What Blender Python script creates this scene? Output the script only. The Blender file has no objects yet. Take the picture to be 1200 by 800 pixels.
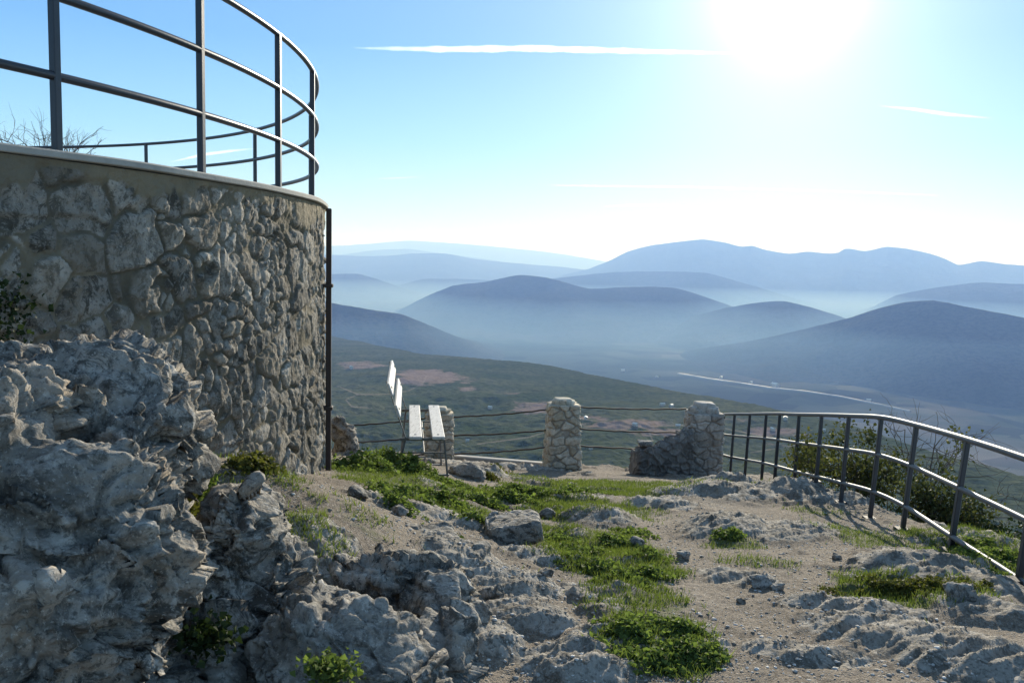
import bpy, bmesh, math, random
import numpy as np
from mathutils import Vector, Matrix

random.seed(7)
RNG = np.random.default_rng(11)
SC = bpy.context.scene
COL = SC.collection

# ------------------------------------------------------------------ camera model
F_PX = 1040.0
PITCH, ROLL = math.radians(5.5), math.radians(1.3)
CAM = np.array([0.0, 0.0, 1.65])
FW = np.array([0, math.cos(PITCH), -math.sin(PITCH)])
R0 = np.array([1.0, 0, 0]); U0 = np.array([0, math.sin(PITCH), math.cos(PITCH)])
RT = math.cos(ROLL) * R0 + math.sin(ROLL) * U0
UP = -math.sin(ROLL) * R0 + math.cos(ROLL) * U0

def ray(u, v):
    return FW * F_PX + RT * (u - 600) - UP * (v - 400)

def P(u, v, d):
    return CAM + ray(u, v) / F_PX * d

SUN = ray(925, -15); SUN = SUN / np.linalg.norm(SUN)
SUN_EL = math.asin(SUN[2]); SUN_AZ = math.atan2(SUN[0], SUN[1])

# ------------------------------------------------------------------ noise
_perm = np.random.default_rng(5).permutation(256)
_perm = np.concatenate([_perm, _perm, _perm]).astype(np.int64)
_g = np.random.default_rng(6).normal(size=(256, 3)); _g /= np.linalg.norm(_g, axis=1)[:, None]
_rnd = np.random.default_rng(8).random((256, 4))

def _hash(ix, iy, iz):
    return _perm[(_perm[(_perm[ix & 255] + iy) & 255] + iz) & 255]

def perlin(p):
    i = np.floor(p).astype(np.int64); f = p - i
    w = f * f * f * (f * (f * 6 - 15) + 10)
    out = 0
    for dx in (0, 1):
        wx = w[:, 0] if dx else 1 - w[:, 0]
        for dy in (0, 1):
            wy = w[:, 1] if dy else 1 - w[:, 1]
            for dz in (0, 1):
                wz = w[:, 2] if dz else 1 - w[:, 2]
                g = _g[_hash(i[:, 0] + dx, i[:, 1] + dy, i[:, 2] + dz)]
                d = g[:, 0] * (f[:, 0] - dx) + g[:, 1] * (f[:, 1] - dy) + g[:, 2] * (f[:, 2] - dz)
                out = out + wx * wy * wz * d
    return out * 1.5

def fbm(p, octv=5, gain=0.5, lac=2.03):
    a, s, t = 1.0, 0.0, 0.0
    for k in range(octv):
        s = s + a * perlin(p + 17.3 * k); t += a; a *= gain; p = p * lac
    return s / t

def ridged(p, octv=4, gain=0.5, lac=2.1):
    a, s, t = 1.0, 0.0, 0.0
    for k in range(octv):
        s = s + a * (1 - np.abs(perlin(p + 31.7 * k)) * 2); t += a; a *= gain; p = p * lac
    return s / t

def worley(p):
    i = np.floor(p).astype(np.int64); f = p - i
    n = len(p)
    f1 = np.full(n, 9.0); f2 = np.full(n, 9.0); idd = np.zeros(n, np.int64)
    for dx in (-1, 0, 1):
        for dy in (-1, 0, 1):
            for dz in (-1, 0, 1):
                h = _hash(i[:, 0] + dx, i[:, 1] + dy, i[:, 2] + dz)
                q = _rnd[h]
                d = np.sqrt((dx + q[:, 0] - f[:, 0]) ** 2 + (dy + q[:, 1] - f[:, 1]) ** 2 + (dz + q[:, 2] - f[:, 2]) ** 2)
                m = d < f1
                f2 = np.where(m, f1, np.minimum(f2, d))
                idd = np.where(m, h, idd)
                f1 = np.where(m, d, f1)
    return f1, f2, idd

def sstep(a, b, x):
    t = np.clip((x - a) / (b - a), 0, 1)
    return t * t * (3 - 2 * t)

# ------------------------------------------------------------------ object helpers
def mk(name, verts, faces, mats=None, parent=None, smooth=False, label=None, cat=None, group=None, kind=None,
       loc=None, attrs=None, mat_idx=None):
    me = bpy.data.meshes.new(name)
    verts = np.asarray(verts, dtype=np.float32)
    if loc is not None:
        verts = verts - np.asarray(loc, dtype=np.float32)
    if isinstance(faces, np.ndarray):
        nf, k = faces.shape
        me.vertices.add(len(verts)); me.vertices.foreach_set('co', verts.ravel())
        me.loops.add(nf * k); me.loops.foreach_set('vertex_index', faces.ravel().astype(np.int32))
        me.polygons.add(nf); me.polygons.foreach_set('loop_start', np.arange(0, nf * k, k, dtype=np.int32))
        me.update(calc_edges=True)
    else:
        me.from_pydata([tuple(v) for v in verts], [], [tuple(f) for f in faces])
    me.validate()
    if smooth:
        me.polygons.foreach_set('use_smooth', np.ones(len(me.polygons), dtype=bool))
    if mats is not None:
        for m in (mats if isinstance(mats, (list, tuple)) else [mats]):
            me.materials.append(m)
    if mat_idx is not None:
        me.polygons.foreach_set('material_index', np.asarray(mat_idx, dtype=np.int32))
    for k, a in (attrs or {}).items():
        at = me.attributes.new(k, 'FLOAT', 'POINT'); at.data.foreach_set('value', np.asarray(a, dtype=np.float32))
    me.update()
    o = bpy.data.objects.new(name, me); COL.objects.link(o)
    if loc is not None:
        o.location = tuple(float(c) for c in loc)
    if parent is not None:
        o.parent = parent
        if loc is None:
            o.matrix_parent_inverse = Matrix.Translation(-parent.location)
    tag(o, label, cat, group, kind)
    return o

def tag(o, label=None, cat=None, group=None, kind=None):
    if label: o['label'] = label
    if cat: o['category'] = cat
    if group: o['group'] = group
    if kind: o['kind'] = kind

def empty(name, loc, label, cat, group=None, kind=None):
    o = bpy.data.objects.new(name, None); COL.objects.link(o)
    o.location = tuple(float(c) for c in loc); o.empty_display_size = 0.1
    tag(o, label, cat, group, kind)
    return o

def grid_faces(n, m, wrap=False):
    """n rows by m columns"""
    i = np.arange(n - 1)[:, None]; j = np.arange(m if wrap else m - 1)[None, :]
    a = i * m + j; b = i * m + (j + 1) % m
    return np.stack([a, b, b + m, a + m], -1).reshape(-1, 4)

class MB:
    def __init__(s): s.v = []; s.f = []; s.a = []
    def add(s, v, f, a=0.0):
        n = len(s.v); s.v += [tuple(map(float, x)) for x in v]; s.f += [tuple(i + n for i in q) for q in f]
        s.a += [a] * len(v)
    def tube(s, pts, r, k=8, cap=True, a=0.0):
        pts = [np.asarray(p, float) for p in pts]; n = len(pts)
        rs = r if hasattr(r, '__len__') else [r] * n
        V = []; prev = None
        for i, p in enumerate(pts):
            t = pts[min(i + 1, n - 1)] - pts[max(i - 1, 0)]; t = t / (np.linalg.norm(t) + 1e-9)
            if prev is None:
                x = np.cross(t, [0.0, 0.0, 1.0])
                if np.linalg.norm(x) < 1e-3: x = np.cross(t, [0, 1.0, 0])
            else:
                x = prev - t * np.dot(prev, t)
            x = x / np.linalg.norm(x); prev = x; y = np.cross(t, x)
            for q in range(k):
                an = 2 * math.pi * q / k
                V.append(p + rs[i] * (math.cos(an) * x + math.sin(an) * y))
        Fc = []
        for i in range(n - 1):
            for q in range(k):
                b = (q + 1) % k
                Fc.append((i * k + q, i * k + b, (i + 1) * k + b, (i + 1) * k + q))
        if cap:
            Fc.append(tuple(range(k))[::-1]); Fc.append(tuple((n - 1) * k + q for q in range(k)))
        s.add(V, Fc, a)
    def bar(s, p, q, w, h, side=None, bev=0.003, a=0.0):
        """rectangular bar from p to q; side = direction of width w"""
        p = np.asarray(p, float); q = np.asarray(q, float); t = q - p; t /= np.linalg.norm(t)
        sd = np.array(side if side is not None else (1, 0, 0), float); sd = sd - t * sd.dot(t); sd /= np.linalg.norm(sd)
        u = np.cross(t, sd); w, h = w / 2, h / 2; b = min(bev, w * .5, h * .5)
        prof = [(-w + b, -h), (w - b, -h), (w, -h + b), (w, h - b), (w - b, h), (-w + b, h), (-w, h - b), (-w, -h + b)]
        V = []
        for e, sc in ((p, 0), (p + t * b, 1), (q - t * b, 1), (q, 0)):
            for (x, y) in prof:
                fx = 1 if sc else 1 - b / w; fy = 1 if sc else 1 - b / h
                V.append(e + sd * x * fx + u * y * fy)
        Fc = []
        for i in range(3):
            for k in range(8):
                c = (k + 1) % 8; Fc.append((i * 8 + k, i * 8 + c, i * 8 + 8 + c, i * 8 + 8 + k))
        Fc.append(tuple(range(8))[::-1]); Fc.append(tuple(24 + k for k in range(8)))
        s.add(V, Fc, a)
    def build(s, name, mat, **kw):
        if 'attr' in kw:
            kw['attrs'] = {kw.pop('attr'): s.a}
        return mk(name, s.v, s.f, mat, **kw)

# ------------------------------------------------------------------ materials
def new_mat(name):
    m = bpy.data.materials.new(name); m.use_nodes = True
    nt = m.node_tree; nt.nodes.clear()
    out = nt.nodes.new('ShaderNodeOutputMaterial')
    return m, nt, out

class NT:
    """small node-writing helper"""
    def __init__(s, nt): s.nt = nt
    def n(s, t, **kw):
        nd = s.nt.nodes.new(t)
        for k, v in kw.items(): setattr(nd, k, v)
        return nd
    def link(s, a, b): s.nt.links.new(a, b)
    def setin(s, nd, key, val):
        if hasattr(val, 'links') or isinstance(val, bpy.types.NodeSocket): s.link(val, nd.inputs[key])
        else: nd.inputs[key].default_value = val
    def pos(s):
        return s.n('ShaderNodeNewGeometry').outputs['Position']
    def noise(s, vec, scale, detail=6, rough=.6, dist=0.0):
        nd = s.n('ShaderNodeTexNoise'); s.link(vec, nd.inputs['Vector'])
        nd.inputs['Scale'].default_value = scale; nd.inputs['Detail'].default_value = detail
        nd.inputs['Roughness'].default_value = rough; nd.inputs['Distortion'].default_value = dist
        return nd.outputs['Fac']
    def vor(s, vec, scale, feature='F1', out='Distance', rnd=1.0):
        nd = s.n('ShaderNodeTexVoronoi', feature=feature); s.link(vec, nd.inputs['Vector'])
        nd.inputs['Scale'].default_value = scale; nd.inputs['Randomness'].default_value = rnd
        return nd.outputs[out]
    def ramp(s, fac, stops):
        nd = s.n('ShaderNodeValToRGB'); s.link(fac, nd.inputs['Fac'])
        cr = nd.color_ramp
        while len(cr.elements) < len(stops): cr.elements.new(0.5)
        for e, (p, c) in zip(cr.elements, stops):
            e.position = p; e.color = (c, c, c, 1) if not hasattr(c, '__len__') else (*c, 1)
        return nd.outputs['Color']
    def mix(s, fac, a, b, mode='MIX'):
        nd = s.n('ShaderNodeMix', data_type='RGBA', blend_type=mode)
        s.setin(nd, 'Factor', fac)
        for key, val in ((6, a), (7, b)):
            if isinstance(val, bpy.types.NodeSocket): s.link(val, nd.inputs[key])
            else: nd.inputs[key].default_value = (*val, 1)
        return nd.outputs[2]
    def math(s, op, a, b=0.0, c=None, clamp=False):
        nd = s.n('ShaderNodeMath', operation=op, use_clamp=clamp)
        s.setin(nd, 0, a); s.setin(nd, 1, b)
        if c is not None: s.setin(nd, 2, c)
        return nd.outputs[0]
    def attr(s, name):
        return s.n('ShaderNodeAttribute', attribute_name=name).outputs['Fac']
    def bump(s, h, strength, dist, normal=None):
        nd = s.n('ShaderNodeBump'); s.link(h, nd.inputs['Height'])
        nd.inputs['Strength'].default_value = strength; nd.inputs['Distance'].default_value = dist
        if normal is not None: s.link(normal, nd.inputs['Normal'])
        return nd.outputs['Normal']
    def bsdf(s, out, color, rough=.9, normal=None, metal=0.0, spec=0.3):
        b = s.n('ShaderNodeBsdfPrincipled')
        s.setin(b, 'Base Color', color if isinstance(color, bpy.types.NodeSocket) else (*color, 1))
        s.setin(b, 'Roughness', rough); s.setin(b, 'Metallic', metal); s.setin(b, 'Specular IOR Level', spec)
        if normal is not None: s.link(normal, b.inputs['Normal'])
        if out is not None: s.link(b.outputs[0], out.inputs['Surface'])
        return b.outputs[0]

def limestone(N, vec, k=1.0):
    """weathered grey limestone: pale faces, dark lichen, ochre stains; returns colour and height"""
    base = N.ramp(N.noise(vec, 3.0, 9, .66, .4), [(.30, (.165 * k, .157 * k, .143 * k)), (.5, (.275 * k, .262 * k, .24 * k)), (.68, (.42 * k, .40 * k, .37 * k))])
    och = N.ramp(N.noise(vec, 3.1, 5, .6, .6), [(.52, 0.0), (.70, .6)])
    c = N.mix(och, base, (.21, .155, .098))
    pale = N.ramp(N.noise(vec, 7.3, 9, .72, .3), [(.54, 0.0), (.62, .7)])
    c = N.mix(pale, c, (.46, .45, .425))
    lich = N.ramp(N.noise(vec, 10.0, 11, .76, .7), [(.485, 0.0), (.56, .9)])
    zone = N.ramp(N.noise(vec, 1.7, 5, .55), [(.32, .35), (.55, 1.0)])
    c = N.mix(N.math('MULTIPLY', lich, zone), c, (.052, .052, .048))
    spot = N.ramp(N.noise(vec, 38, 6, .7), [(.54, 0.0), (.62, .75)])
    c = N.mix(spot, c, (.075, .074, .068))
    dots = N.ramp(N.noise(vec, 75, 4, .6), [(.60, 0.0), (.66, .5)])
    c = N.mix(dots, c, (.52, .51, .48))
    c = N.mix(1.0, c, (1.04, 1.0, .935), 'MULTIPLY')
    h1 = N.noise(vec, 26, 9, .68)
    h2 = N.vor(vec, 34)
    h3 = N.noise(vec, 7, 6, .6, .8)
    h = N.math('ADD', N.math('MULTIPLY', h3, 2.2), N.math('ADD', h1, N.math('MULTIPLY', h2, .35)))
    return c, h

def mat_rock(name='limestone_rock', k=1.0):
    m, nt, out = new_mat(name); N = NT(nt); v = N.pos()
    c, h = limestone(N, v, k)
    N.bsdf(out, c, .92, N.bump(h, .75, .022), spec=.2)
    return m

def mat_simple(name, col, rough=.6, metal=0, spec=.4, var=.25, scale=8, bump=.15, bdist=.003):
    m, nt, out = new_mat(name); N = NT(nt); v = N.pos()
    f = N.noise(v, scale, 7, .65)
    c = N.mix(f, tuple(x * (1 - var) for x in col), tuple(min(1, x * (1 + var)) for x in col))
    N.bsdf(out, c, rough, N.bump(N.noise(v, scale * 6, 5), bump, bdist), metal, spec)
    return m

def mat_leaf(name, a, b, trans=.45):
    m, nt, out = new_mat(name); N = NT(nt)
    c = N.ramp(N.attr('tone'), [(0.0, a), (1.0, b)])
    d = N.n('ShaderNodeBsdfPrincipled'); N.link(c, d.inputs['Base Color']); d.inputs['Roughness'].default_value = .7
    d.inputs['Specular IOR Level'].default_value = .12
    t = N.n('ShaderNodeBsdfTranslucent'); N.link(N.mix(.5, c, (.8, 1.0, .25), 'MULTIPLY'), t.inputs['Color'])
    x = N.n('ShaderNodeMixShader'); x.inputs[0].default_value = trans
    N.link(d.outputs[0], x.inputs[1]); N.link(t.outputs[0], x.inputs[2]); N.link(x.outputs[0], out.inputs['Surface'])
    return m

ROCK = mat_rock()
ROCK_PALE = mat_rock('pale_limestone', 1.15)

def ground_material():
    m, nt, out = new_mat('summit_ground'); N = NT(nt); v = N.pos()
    rc, rh = limestone(N, v, 1.12)
    rc = N.mix(.22, rc, (.27, .225, .17))
    d1 = N.ramp(N.noise(v, 1.1, 8, .65), [(.3, (.165, .130, .096)), (.55, (.28, .228, .172)), (.75, (.40, .34, .27))])
    d2 = N.ramp(N.noise(v, 30, 9, .78), [(.36, .38), (.62, 1.3)])
    dirt = N.mix(1.0, d1, d2, 'MULTIPLY')
    pcol = N.vor(v, 55, 'F1', 'Color'); pd = N.vor(v, 55)
    sep = N.n('ShaderNodeSeparateColor'); N.link(pcol, sep.inputs[0])
    peb = N.math('MULTIPLY', N.ramp(sep.outputs[0], [(.60, 0.0), (.63, 1.0)]), N.ramp(pd, [(.28, 1.0), (.42, 0.0)]))
    pebc = N.ramp(sep.outputs[1], [(0.0, (.18, .16, .135)), (1.0, (.46, .43, .38))])
    dirt = N.mix(peb, dirt, pebc)
    pd2 = N.vor(v, 140); pc2 = N.vor(v, 140, 'F1', 'Color')
    sep2 = N.n('ShaderNodeSeparateColor'); N.link(pc2, sep2.inputs[0])
    dirt = N.mix(N.math('MULTIPLY', sep2.outputs[0], .5), dirt, N.ramp(sep2.outputs[1], [(0, (.07, .055, .04)), (1, (.38, .34, .29))]))
    twig = N.ramp(N.noise(v, 17, 10, .75, 1.5), [(.56, 0.0), (.62, .6)])
    dirt = N.mix(twig, dirt, (.08, .062, .042))
    turf = N.mix(N.noise(v, 22, 6), (.05, .07, .022), (.15, .17, .06))
    g = N.attr('turf'); gm = N.ramp(N.math('ADD', g, N.math('MULTIPLY', N.math('SUBTRACT', N.noise(v, 9, 8, .7), .5), .9)), [(.42, 0.0), (.62, .85)])
    dirt = N.mix(gm, dirt, turf)
    r = N.attr('rock'); rm = N.ramp(N.math('ADD', r, N.math('MULTIPLY', N.math('SUBTRACT', N.noise(v, 12, 9, .7), .5), .7)), [(.40, 0.0), (.52, 1.0)])
    col = N.mix(rm, dirt, rc)
    dh = N.math('ADD', N.math('MULTIPLY', N.noise(v, 45, 8, .7), 1.0), N.math('ADD', N.math('MULTIPLY', peb, .7), N.math('MULTIPLY', pd2, -.8)))
    mixh = N.n('ShaderNodeMix', data_type='FLOAT'); N.link(rm, mixh.inputs[0]); N.link(dh, mixh.inputs[2]); N.link(rh, mixh.inputs[3])
    N.bsdf(out, col, .95, N.bump(mixh.outputs[0], .7, .02), spec=.15)
    return m

def mat_wall():
    m, nt, out = new_mat('rubble_masonry'); N = NT(nt); v = N.pos()
    c, h = limestone(N, v, 1.22)
    c = N.mix(.16, c, (.23, .195, .135))
    c = N.mix(1.0, c, N.ramp(N.noise(v, 1.3, 6, .6), [(.32, .62), (.62, 1.12)]), 'MULTIPLY')
    tint = N.attr('tint')
    c = N.mix(N.math('MULTIPLY', tint, .55), c, (.30, .25, .18))
    c = N.mix(1.0, c, N.ramp(N.attr('tone'), [(0, .55), (1, 1.2)]), 'MULTIPLY')
    mo = N.mix(N.noise(v, 5, 8, .65), (.16, .135, .09), (.30, .25, .17))
    mo = N.mix(N.ramp(N.noise(v, 2.1, 6, .6), [(.45, 0.0), (.7, .6)]), mo, (.10, .095, .08))
    mm = N.ramp(N.math('ADD', N.attr('mortar'), N.math('MULTIPLY', N.math('SUBTRACT', N.noise(v, 14, 8, .7), .5), .6)), [(.45, 0.0), (.68, 1.0)])
    col = N.mix(mm, c, mo)
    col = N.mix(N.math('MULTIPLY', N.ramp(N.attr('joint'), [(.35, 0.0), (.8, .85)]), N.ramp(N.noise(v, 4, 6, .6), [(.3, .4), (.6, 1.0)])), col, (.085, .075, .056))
    N.bsdf(out, col, .93, N.bump(h, .8, .018), spec=.1)
    return m

def mat_stone_course(name, a, b, mort):
    m, nt, out = new_mat(name); N = NT(nt); v = N.pos()
    t = N.attr('tone')
    c = N.ramp(t, [(0.0, a), (1.0, b)])
    c = N.mix(1.0, c, N.ramp(N.noise(v, 14, 8, .68), [(.3, .62), (.7, 1.2)]), 'MULTIPLY')
    c = N.mix(N.ramp(N.noise(v, 30, 6, .7), [(.56, 0.0), (.64, .6)]), c, (.09, .085, .07))
    c = N.mix(N.ramp(N.attr('mortar'), [(.35, 0.0), (.75, 1.0)]), c, mort)
    N.bsdf(out, c, .93, N.bump(N.noise(v, 60, 8, .7), .6, .008), spec=.2)
    return m

# ------------------------------------------------------------------ summit ground
def interp(x, xs, ys):
    # smooth (cubic hermite) interpolation
    xs = np.array(xs, float); ys = np.array(ys, float)
    m = np.gradient(ys, xs)
    i = np.clip(np.searchsorted(xs, x) - 1, 0, len(xs) - 2)
    h = xs[i + 1] - xs[i]; t = np.clip((x - xs[i]) / h, 0, 1)
    return ((1 + 2 * t) * (1 - t) ** 2) * ys[i] + t * (1 - t) ** 2 * h * m[i] + t * t * (3 - 2 * t) * ys[i + 1] + t * t * (t - 1) * h * m[i + 1]

def zbase(x, y):
    x = np.asarray(x, float); y = np.asarray(y, float)
    edge = 6.0 * sstep(-11, -16.0, x)            # behind the terrace the summit reaches further
    ye = np.where(y > 12, 12 + (y - 12) * 1 / (1 + edge * .6), y)
    z = interp(ye, [-8, -3, 0, 2, 3.5, 5, 6.5, 8, 10, 12, 14, 15.4, 16.3, 18, 21, 26, 34, 46],
               [.5, .2, .05, .0, -.05, -.24, -.48, -.74, -1.05, -1.42, -1.80, -2.05, -2.22, -3.2, -5.4, -9.2, -15., -23.])
    A = interp(y, [-8, 0, 2, 3.3, 4.0, 4.7, 5.6, 7.5, 9.5, 12, 15, 17, 46], [.3, .15, .15, .22, .5, .72, .55, .42, .36, .28, .16, .1, .1])
    z = z + A * sstep(.5, -1.75, x)
    z = z - .10 * sstep(1.0, 3.4, x) * sstep(12, 15, y)
    sh = np.maximum(x - (3.9 + .18 * np.maximum(y - 11, 0)), 0)
    z = z - (.75 * np.minimum(sh, 3) ** 1.25 + .38 * np.maximum(sh - 3, 0)) * sstep(1.0, 4.0, y + 2)
    sl = np.maximum(-x - 9, 0) * sstep(14, 20, y); z = z - .05 * sl
    return z

def G(u, v):
    """where the ray through a pixel meets the smooth ground"""
    r = ray(u, v); r = r / np.linalg.norm(r); t = 1.0
    for _ in range(4000):
        p = CAM + r * t
        if p[2] < zbase(p[0], p[1]): break
        t += .012
    return CAM + r * t

# outcrops set in the ground: pixel centre, half width (m), half depth (m), height (m), strike
OUT = []
for (u, v, rx, ry, h, rot) in [
    (702, 612, .42, .50, .20, .3), (668, 628, .2, .25, .10, .1), (862, 628, .45, .75, .22, -.25), (842, 584, .75, .8, .26, .1), (782, 596, .42, .45, .14, .5),
    (935, 584, .55, .55, .34, -.1), (905, 578, .35, .4, .2, .1), (938, 628, .40, .75, .10, -.5), (1085, 676, .42, .42, .12, .2), (1150, 690, .38, .55, .08, -.3),
    (1000, 716, .42, .20, .06, -.35), (1085, 762, .55, .42, .08, -.3), (1170, 790, .5, .4, .10, -.3), (1000, 590, .5, .6, .15, 0),
    (625, 738, .26, .26, .13, .2), (570, 760, .22, .2, .12, .1), (600, 690, .3, .35, .10, .4), (545, 660, .3, .3, .12, .2), (740, 660, .25, .3, .05, .2),
    (940, 772, .32, .16, .035, -.2), (1185, 650, .5, .8, .16, 0), (680, 790, .3, .25, .08, .4), (450, 592, .35, .25, .07, 0), (350, 655, .3, .3, .10, .3),
    (560, 556, .5, .3, .16, .2), (620, 552, .6, .3, .12, 0), (860, 566, .5, .4, .15, 0), (770, 770, .4, .3, .05, .3), 
    (520, 610, .5, .3, .10, 0), (700, 575, .5, .25, .06, 0), (1120, 640, .3, .5, .04, 0), (640, 660, .35, .3, .1, .5), (700, 700, .3, .25, .07, .2), (860, 680, .3, .2, .04, -.3)]:
    c = G(u, v); OUT.append((c[0], c[1] + ry * .35, rx, ry, h, rot))
# turf patches
TURF = []
for (u, v, rx, ry, s) in [(715, 600, .6, .9, .6), (700, 660, .5, .7, .62), (740, 715, .35, .5, .55), (660, 575, 1.0, .7, .8), (330, 600, .4, .5, .40), (410, 605, .4, .4, .42),
    (480, 560, 1.2, .9, 1), (520, 592, 1.1, .5, 1), (700, 568, 1.3, 1.0, .9), (640, 590, 1.0, .6, .9), (690, 640, .55, .9, .9), (730, 665, .4, .7, .8), (660, 605, .5, .5, .9),
    (775, 762, .32, .45, 1), (1070, 700, .5, .35, .9), (1030, 688, .3, .3, .8), (1130, 640, .35, 1.2, .9), (1010, 630, .4, 1.0, .6), (860, 640, .3, .3, .6), (850, 574, .6, .5, .6),
    (940, 568, .4, .4, .6), (760, 700, .3, .5, .6), (590, 585, .6, .4, .6), (890, 660, .4, .3, .5), (270, 560, .5, .9, .4), (350, 655, .3, .25, .6), (1160, 665, .4, .6, .7), (760, 580, .9, .5, .7), (960, 600, .5, .6, .5)]:
    c = G(u, v); TURF.append((c[0], c[1], rx, ry, s))

def masks(x, y):
    w1 = fbm(np.c_[x * 1.6, y * 1.6, np.full_like(x, 3.1)], 4) * .55
    w2 = fbm(np.c_[x * 1.6, y * 1.6, np.full_like(x, 9.7)], 4) * .55
    rock = np.zeros_like(x); rh = np.zeros_like(x)
    for (cx, cy, rx, ry, h, rot) in OUT:
        dx, dy = x - cx, y - cy
        a = (math.cos(rot) * dx + math.sin(rot) * dy) / rx + w1; b = (-math.sin(rot) * dx + math.cos(rot) * dy) / ry + w2
        r2 = a * a + b * b
        m = sstep(1.15, .55, np.sqrt(r2))
        rock = np.maximum(rock, m); rh = np.maximum(rh, h * sstep(1.2, .25, np.sqrt(r2)))
    turf = np.zeros_like(x)
    for (cx, cy, rx, ry, s) in TURF:
        a = (x - cx) / rx + w1 * .8; b = (y - cy) / ry + w2 * .8
        turf = np.maximum(turf, s * sstep(1.2, .4, np.sqrt(a * a + b * b)))
    return rock, rh, turf

def ground_full(x, y):
    x = np.asarray(x, float); y = np.asarray(y, float)
    z = zbase(x, y)
    rock, rh, turf = masks(x, y)
    o = np.full_like(x, 1.7)
    # generic little ledges of bedrock everywhere
    n = fbm(np.c_[x * .9, y * .9, o], 5)
    led = sstep(.14, .28, n) * .06
    path = sstep(.85, .45, np.abs(x - (1.25 + .10 * (y - 4))) / 1.0) * sstep(14, 10, y)
    lf = sstep(.2, -.6, x) * sstep(3.2, 4.5, y) * sstep(9, 7, y); led = led * (1 - .85 * path) * (1 - .8 * lf); auto = sstep(.16, .30, n) * (1 - .9 * path) * (1 - .75 * lf) * .75
    rr = np.maximum(rock, auto)
    c, s = math.cos(.6), math.sin(.6)
    xs, ys = c * x + s * y, -s * x + c * y
    strat = ridged(np.c_[xs * 1.1 + .2 * n, ys * 9.5, z * 4], 4)
    blk = ridged(np.c_[x * 3.5, y * 3.5, o], 3)
    fine = fbm(np.c_[x * 9, y * 9, o + 4], 5, .55)
    z = z + .66 * rh * (.85 + .2 * blk) + led * (.6 + .4 * blk)
    z = z + rr * (.055 * (strat - .5) + .016 * fine + .016 * (blk - .5))
    z = z + (1 - rr) * (.035 * fbm(np.c_[x * 1.3, y * 1.3, o + 8], 4) + .014 * fine)
    z = z + .006 * fbm(np.c_[x * 40, y * 40, o], 3)
    far = sstep(16.5, 22, y)
    z = z + far * (fbm(np.c_[x * .25, y * .25, o + 3], 5) * .9 + .35 * (ridged(np.c_[x * .7, y * .7, o], 4) - .5))
    rr = np.maximum(rr, far * .6)
    return z, rr, turf

def build_ground():
    na, nr = 1000, 820
    ang = np.concatenate([np.radians(np.linspace(-85, -34, 90, endpoint=False)), np.radians(np.linspace(-34, 36, na)), np.radians(np.linspace(36.4, 85, 90))])
    r = np.exp(np.linspace(math.log(1.3), math.log(47), nr))
    A, Rr = np.meshgrid(ang, r)
    x = (np.sin(A) * Rr).ravel(); y = (np.cos(A) * Rr - .6).ravel()
    z, rock, turf = ground_full(x, y)
    return mk('ground', np.c_[x, y, z], grid_faces(nr, len(ang))[:, ::-1], ground_material(), smooth=True, kind='structure', attrs={'rock': rock, 'turf': turf})

GROUND = build_ground()

def gz(x, y):
    return ground_full(np.atleast_1d(np.asarray(x, float)), np.atleast_1d(np.asarray(y, float)))[0]

def gz1(x, y): return float(gz(x, y)[0])

# ------------------------------------------------------------------ rocks
def displaced(V, Nn, seed, a=(.10, .06, .03, .012), f=1.0, strike=(.5, .3)):
    p = V * f + seed * 7.13
    q = np.c_[p[:, 0] * 1.0 + p[:, 2] * strike[0], p[:, 1], p[:, 2] * 1.9 + p[:, 0] * strike[1]]
    d = a[0] * fbm(q * 1.4, 4) * 1.5
    d += a[1] * (ridged(q * 2.2, 4, .5) - .6) * 1.2
    # dipping beds: the rock steps back along inclined layers
    bed = (p[:, 2] * .85 + p[:, 0] * .42 + p[:, 1] * .22) * 6.5 + .9 * fbm(q * 1.6 + 5, 3)
    fr = bed - np.floor(bed)
    d -= a[2] * .9 * (sstep(.80, .97, fr) - sstep(.97, 1.0, fr)) * sstep(-.12, .12, perlin(q * 1.9 + 3))
    w = q + .25 * np.c_[perlin(q * 3), perlin(q * 3 + 9), perlin(q * 3 + 19)]
    w1, w2, k1 = worley(w * 2.6)
    fr3 = w * 2.6 - np.floor(w * 2.6) - .5
    d += a[2] * 2.5 * ((_g[k1] * fr3).sum(1) + (_rnd[k1][:, 3] - .5) * .8)
    d -= a[2] * 1.7 * (1 - sstep(.0, .09, w2 - w1)) * sstep(-.1, .15, perlin(q * 1.3 + 8))
    d += a[2] * .55 * (ridged(q * 5.2 + 11, 3, .55) - .6)
    v1, v2, k2 = worley(w * 6.3 + 4.1)
    fr3 = w * 6.3 + 4.1 - np.floor(w * 6.3 + 4.1) - .5
    d += a[2] * .36 * ((_g[k2] * fr3).sum(1) + (_rnd[k2][:, 3] - .5) * .8)
    d -= a[2] * .75 * (1 - sstep(.0, .20, v2 - v1)) * sstep(-.15, .1, perlin(q * 1.7 + 15))
    d += a[3] * (1.45 * fbm(q * 11, 5, .66) + .8 * (ridged(np.c_[q[:, 0] * 6, q[:, 1] * 6, q[:, 2] * 16], 3) - .55))
    pits = perlin(q * 9.3); d -= a[3] * 1.5 * sstep(.28, .5, pits)
    return V + Nn * d[:, None]

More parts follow.
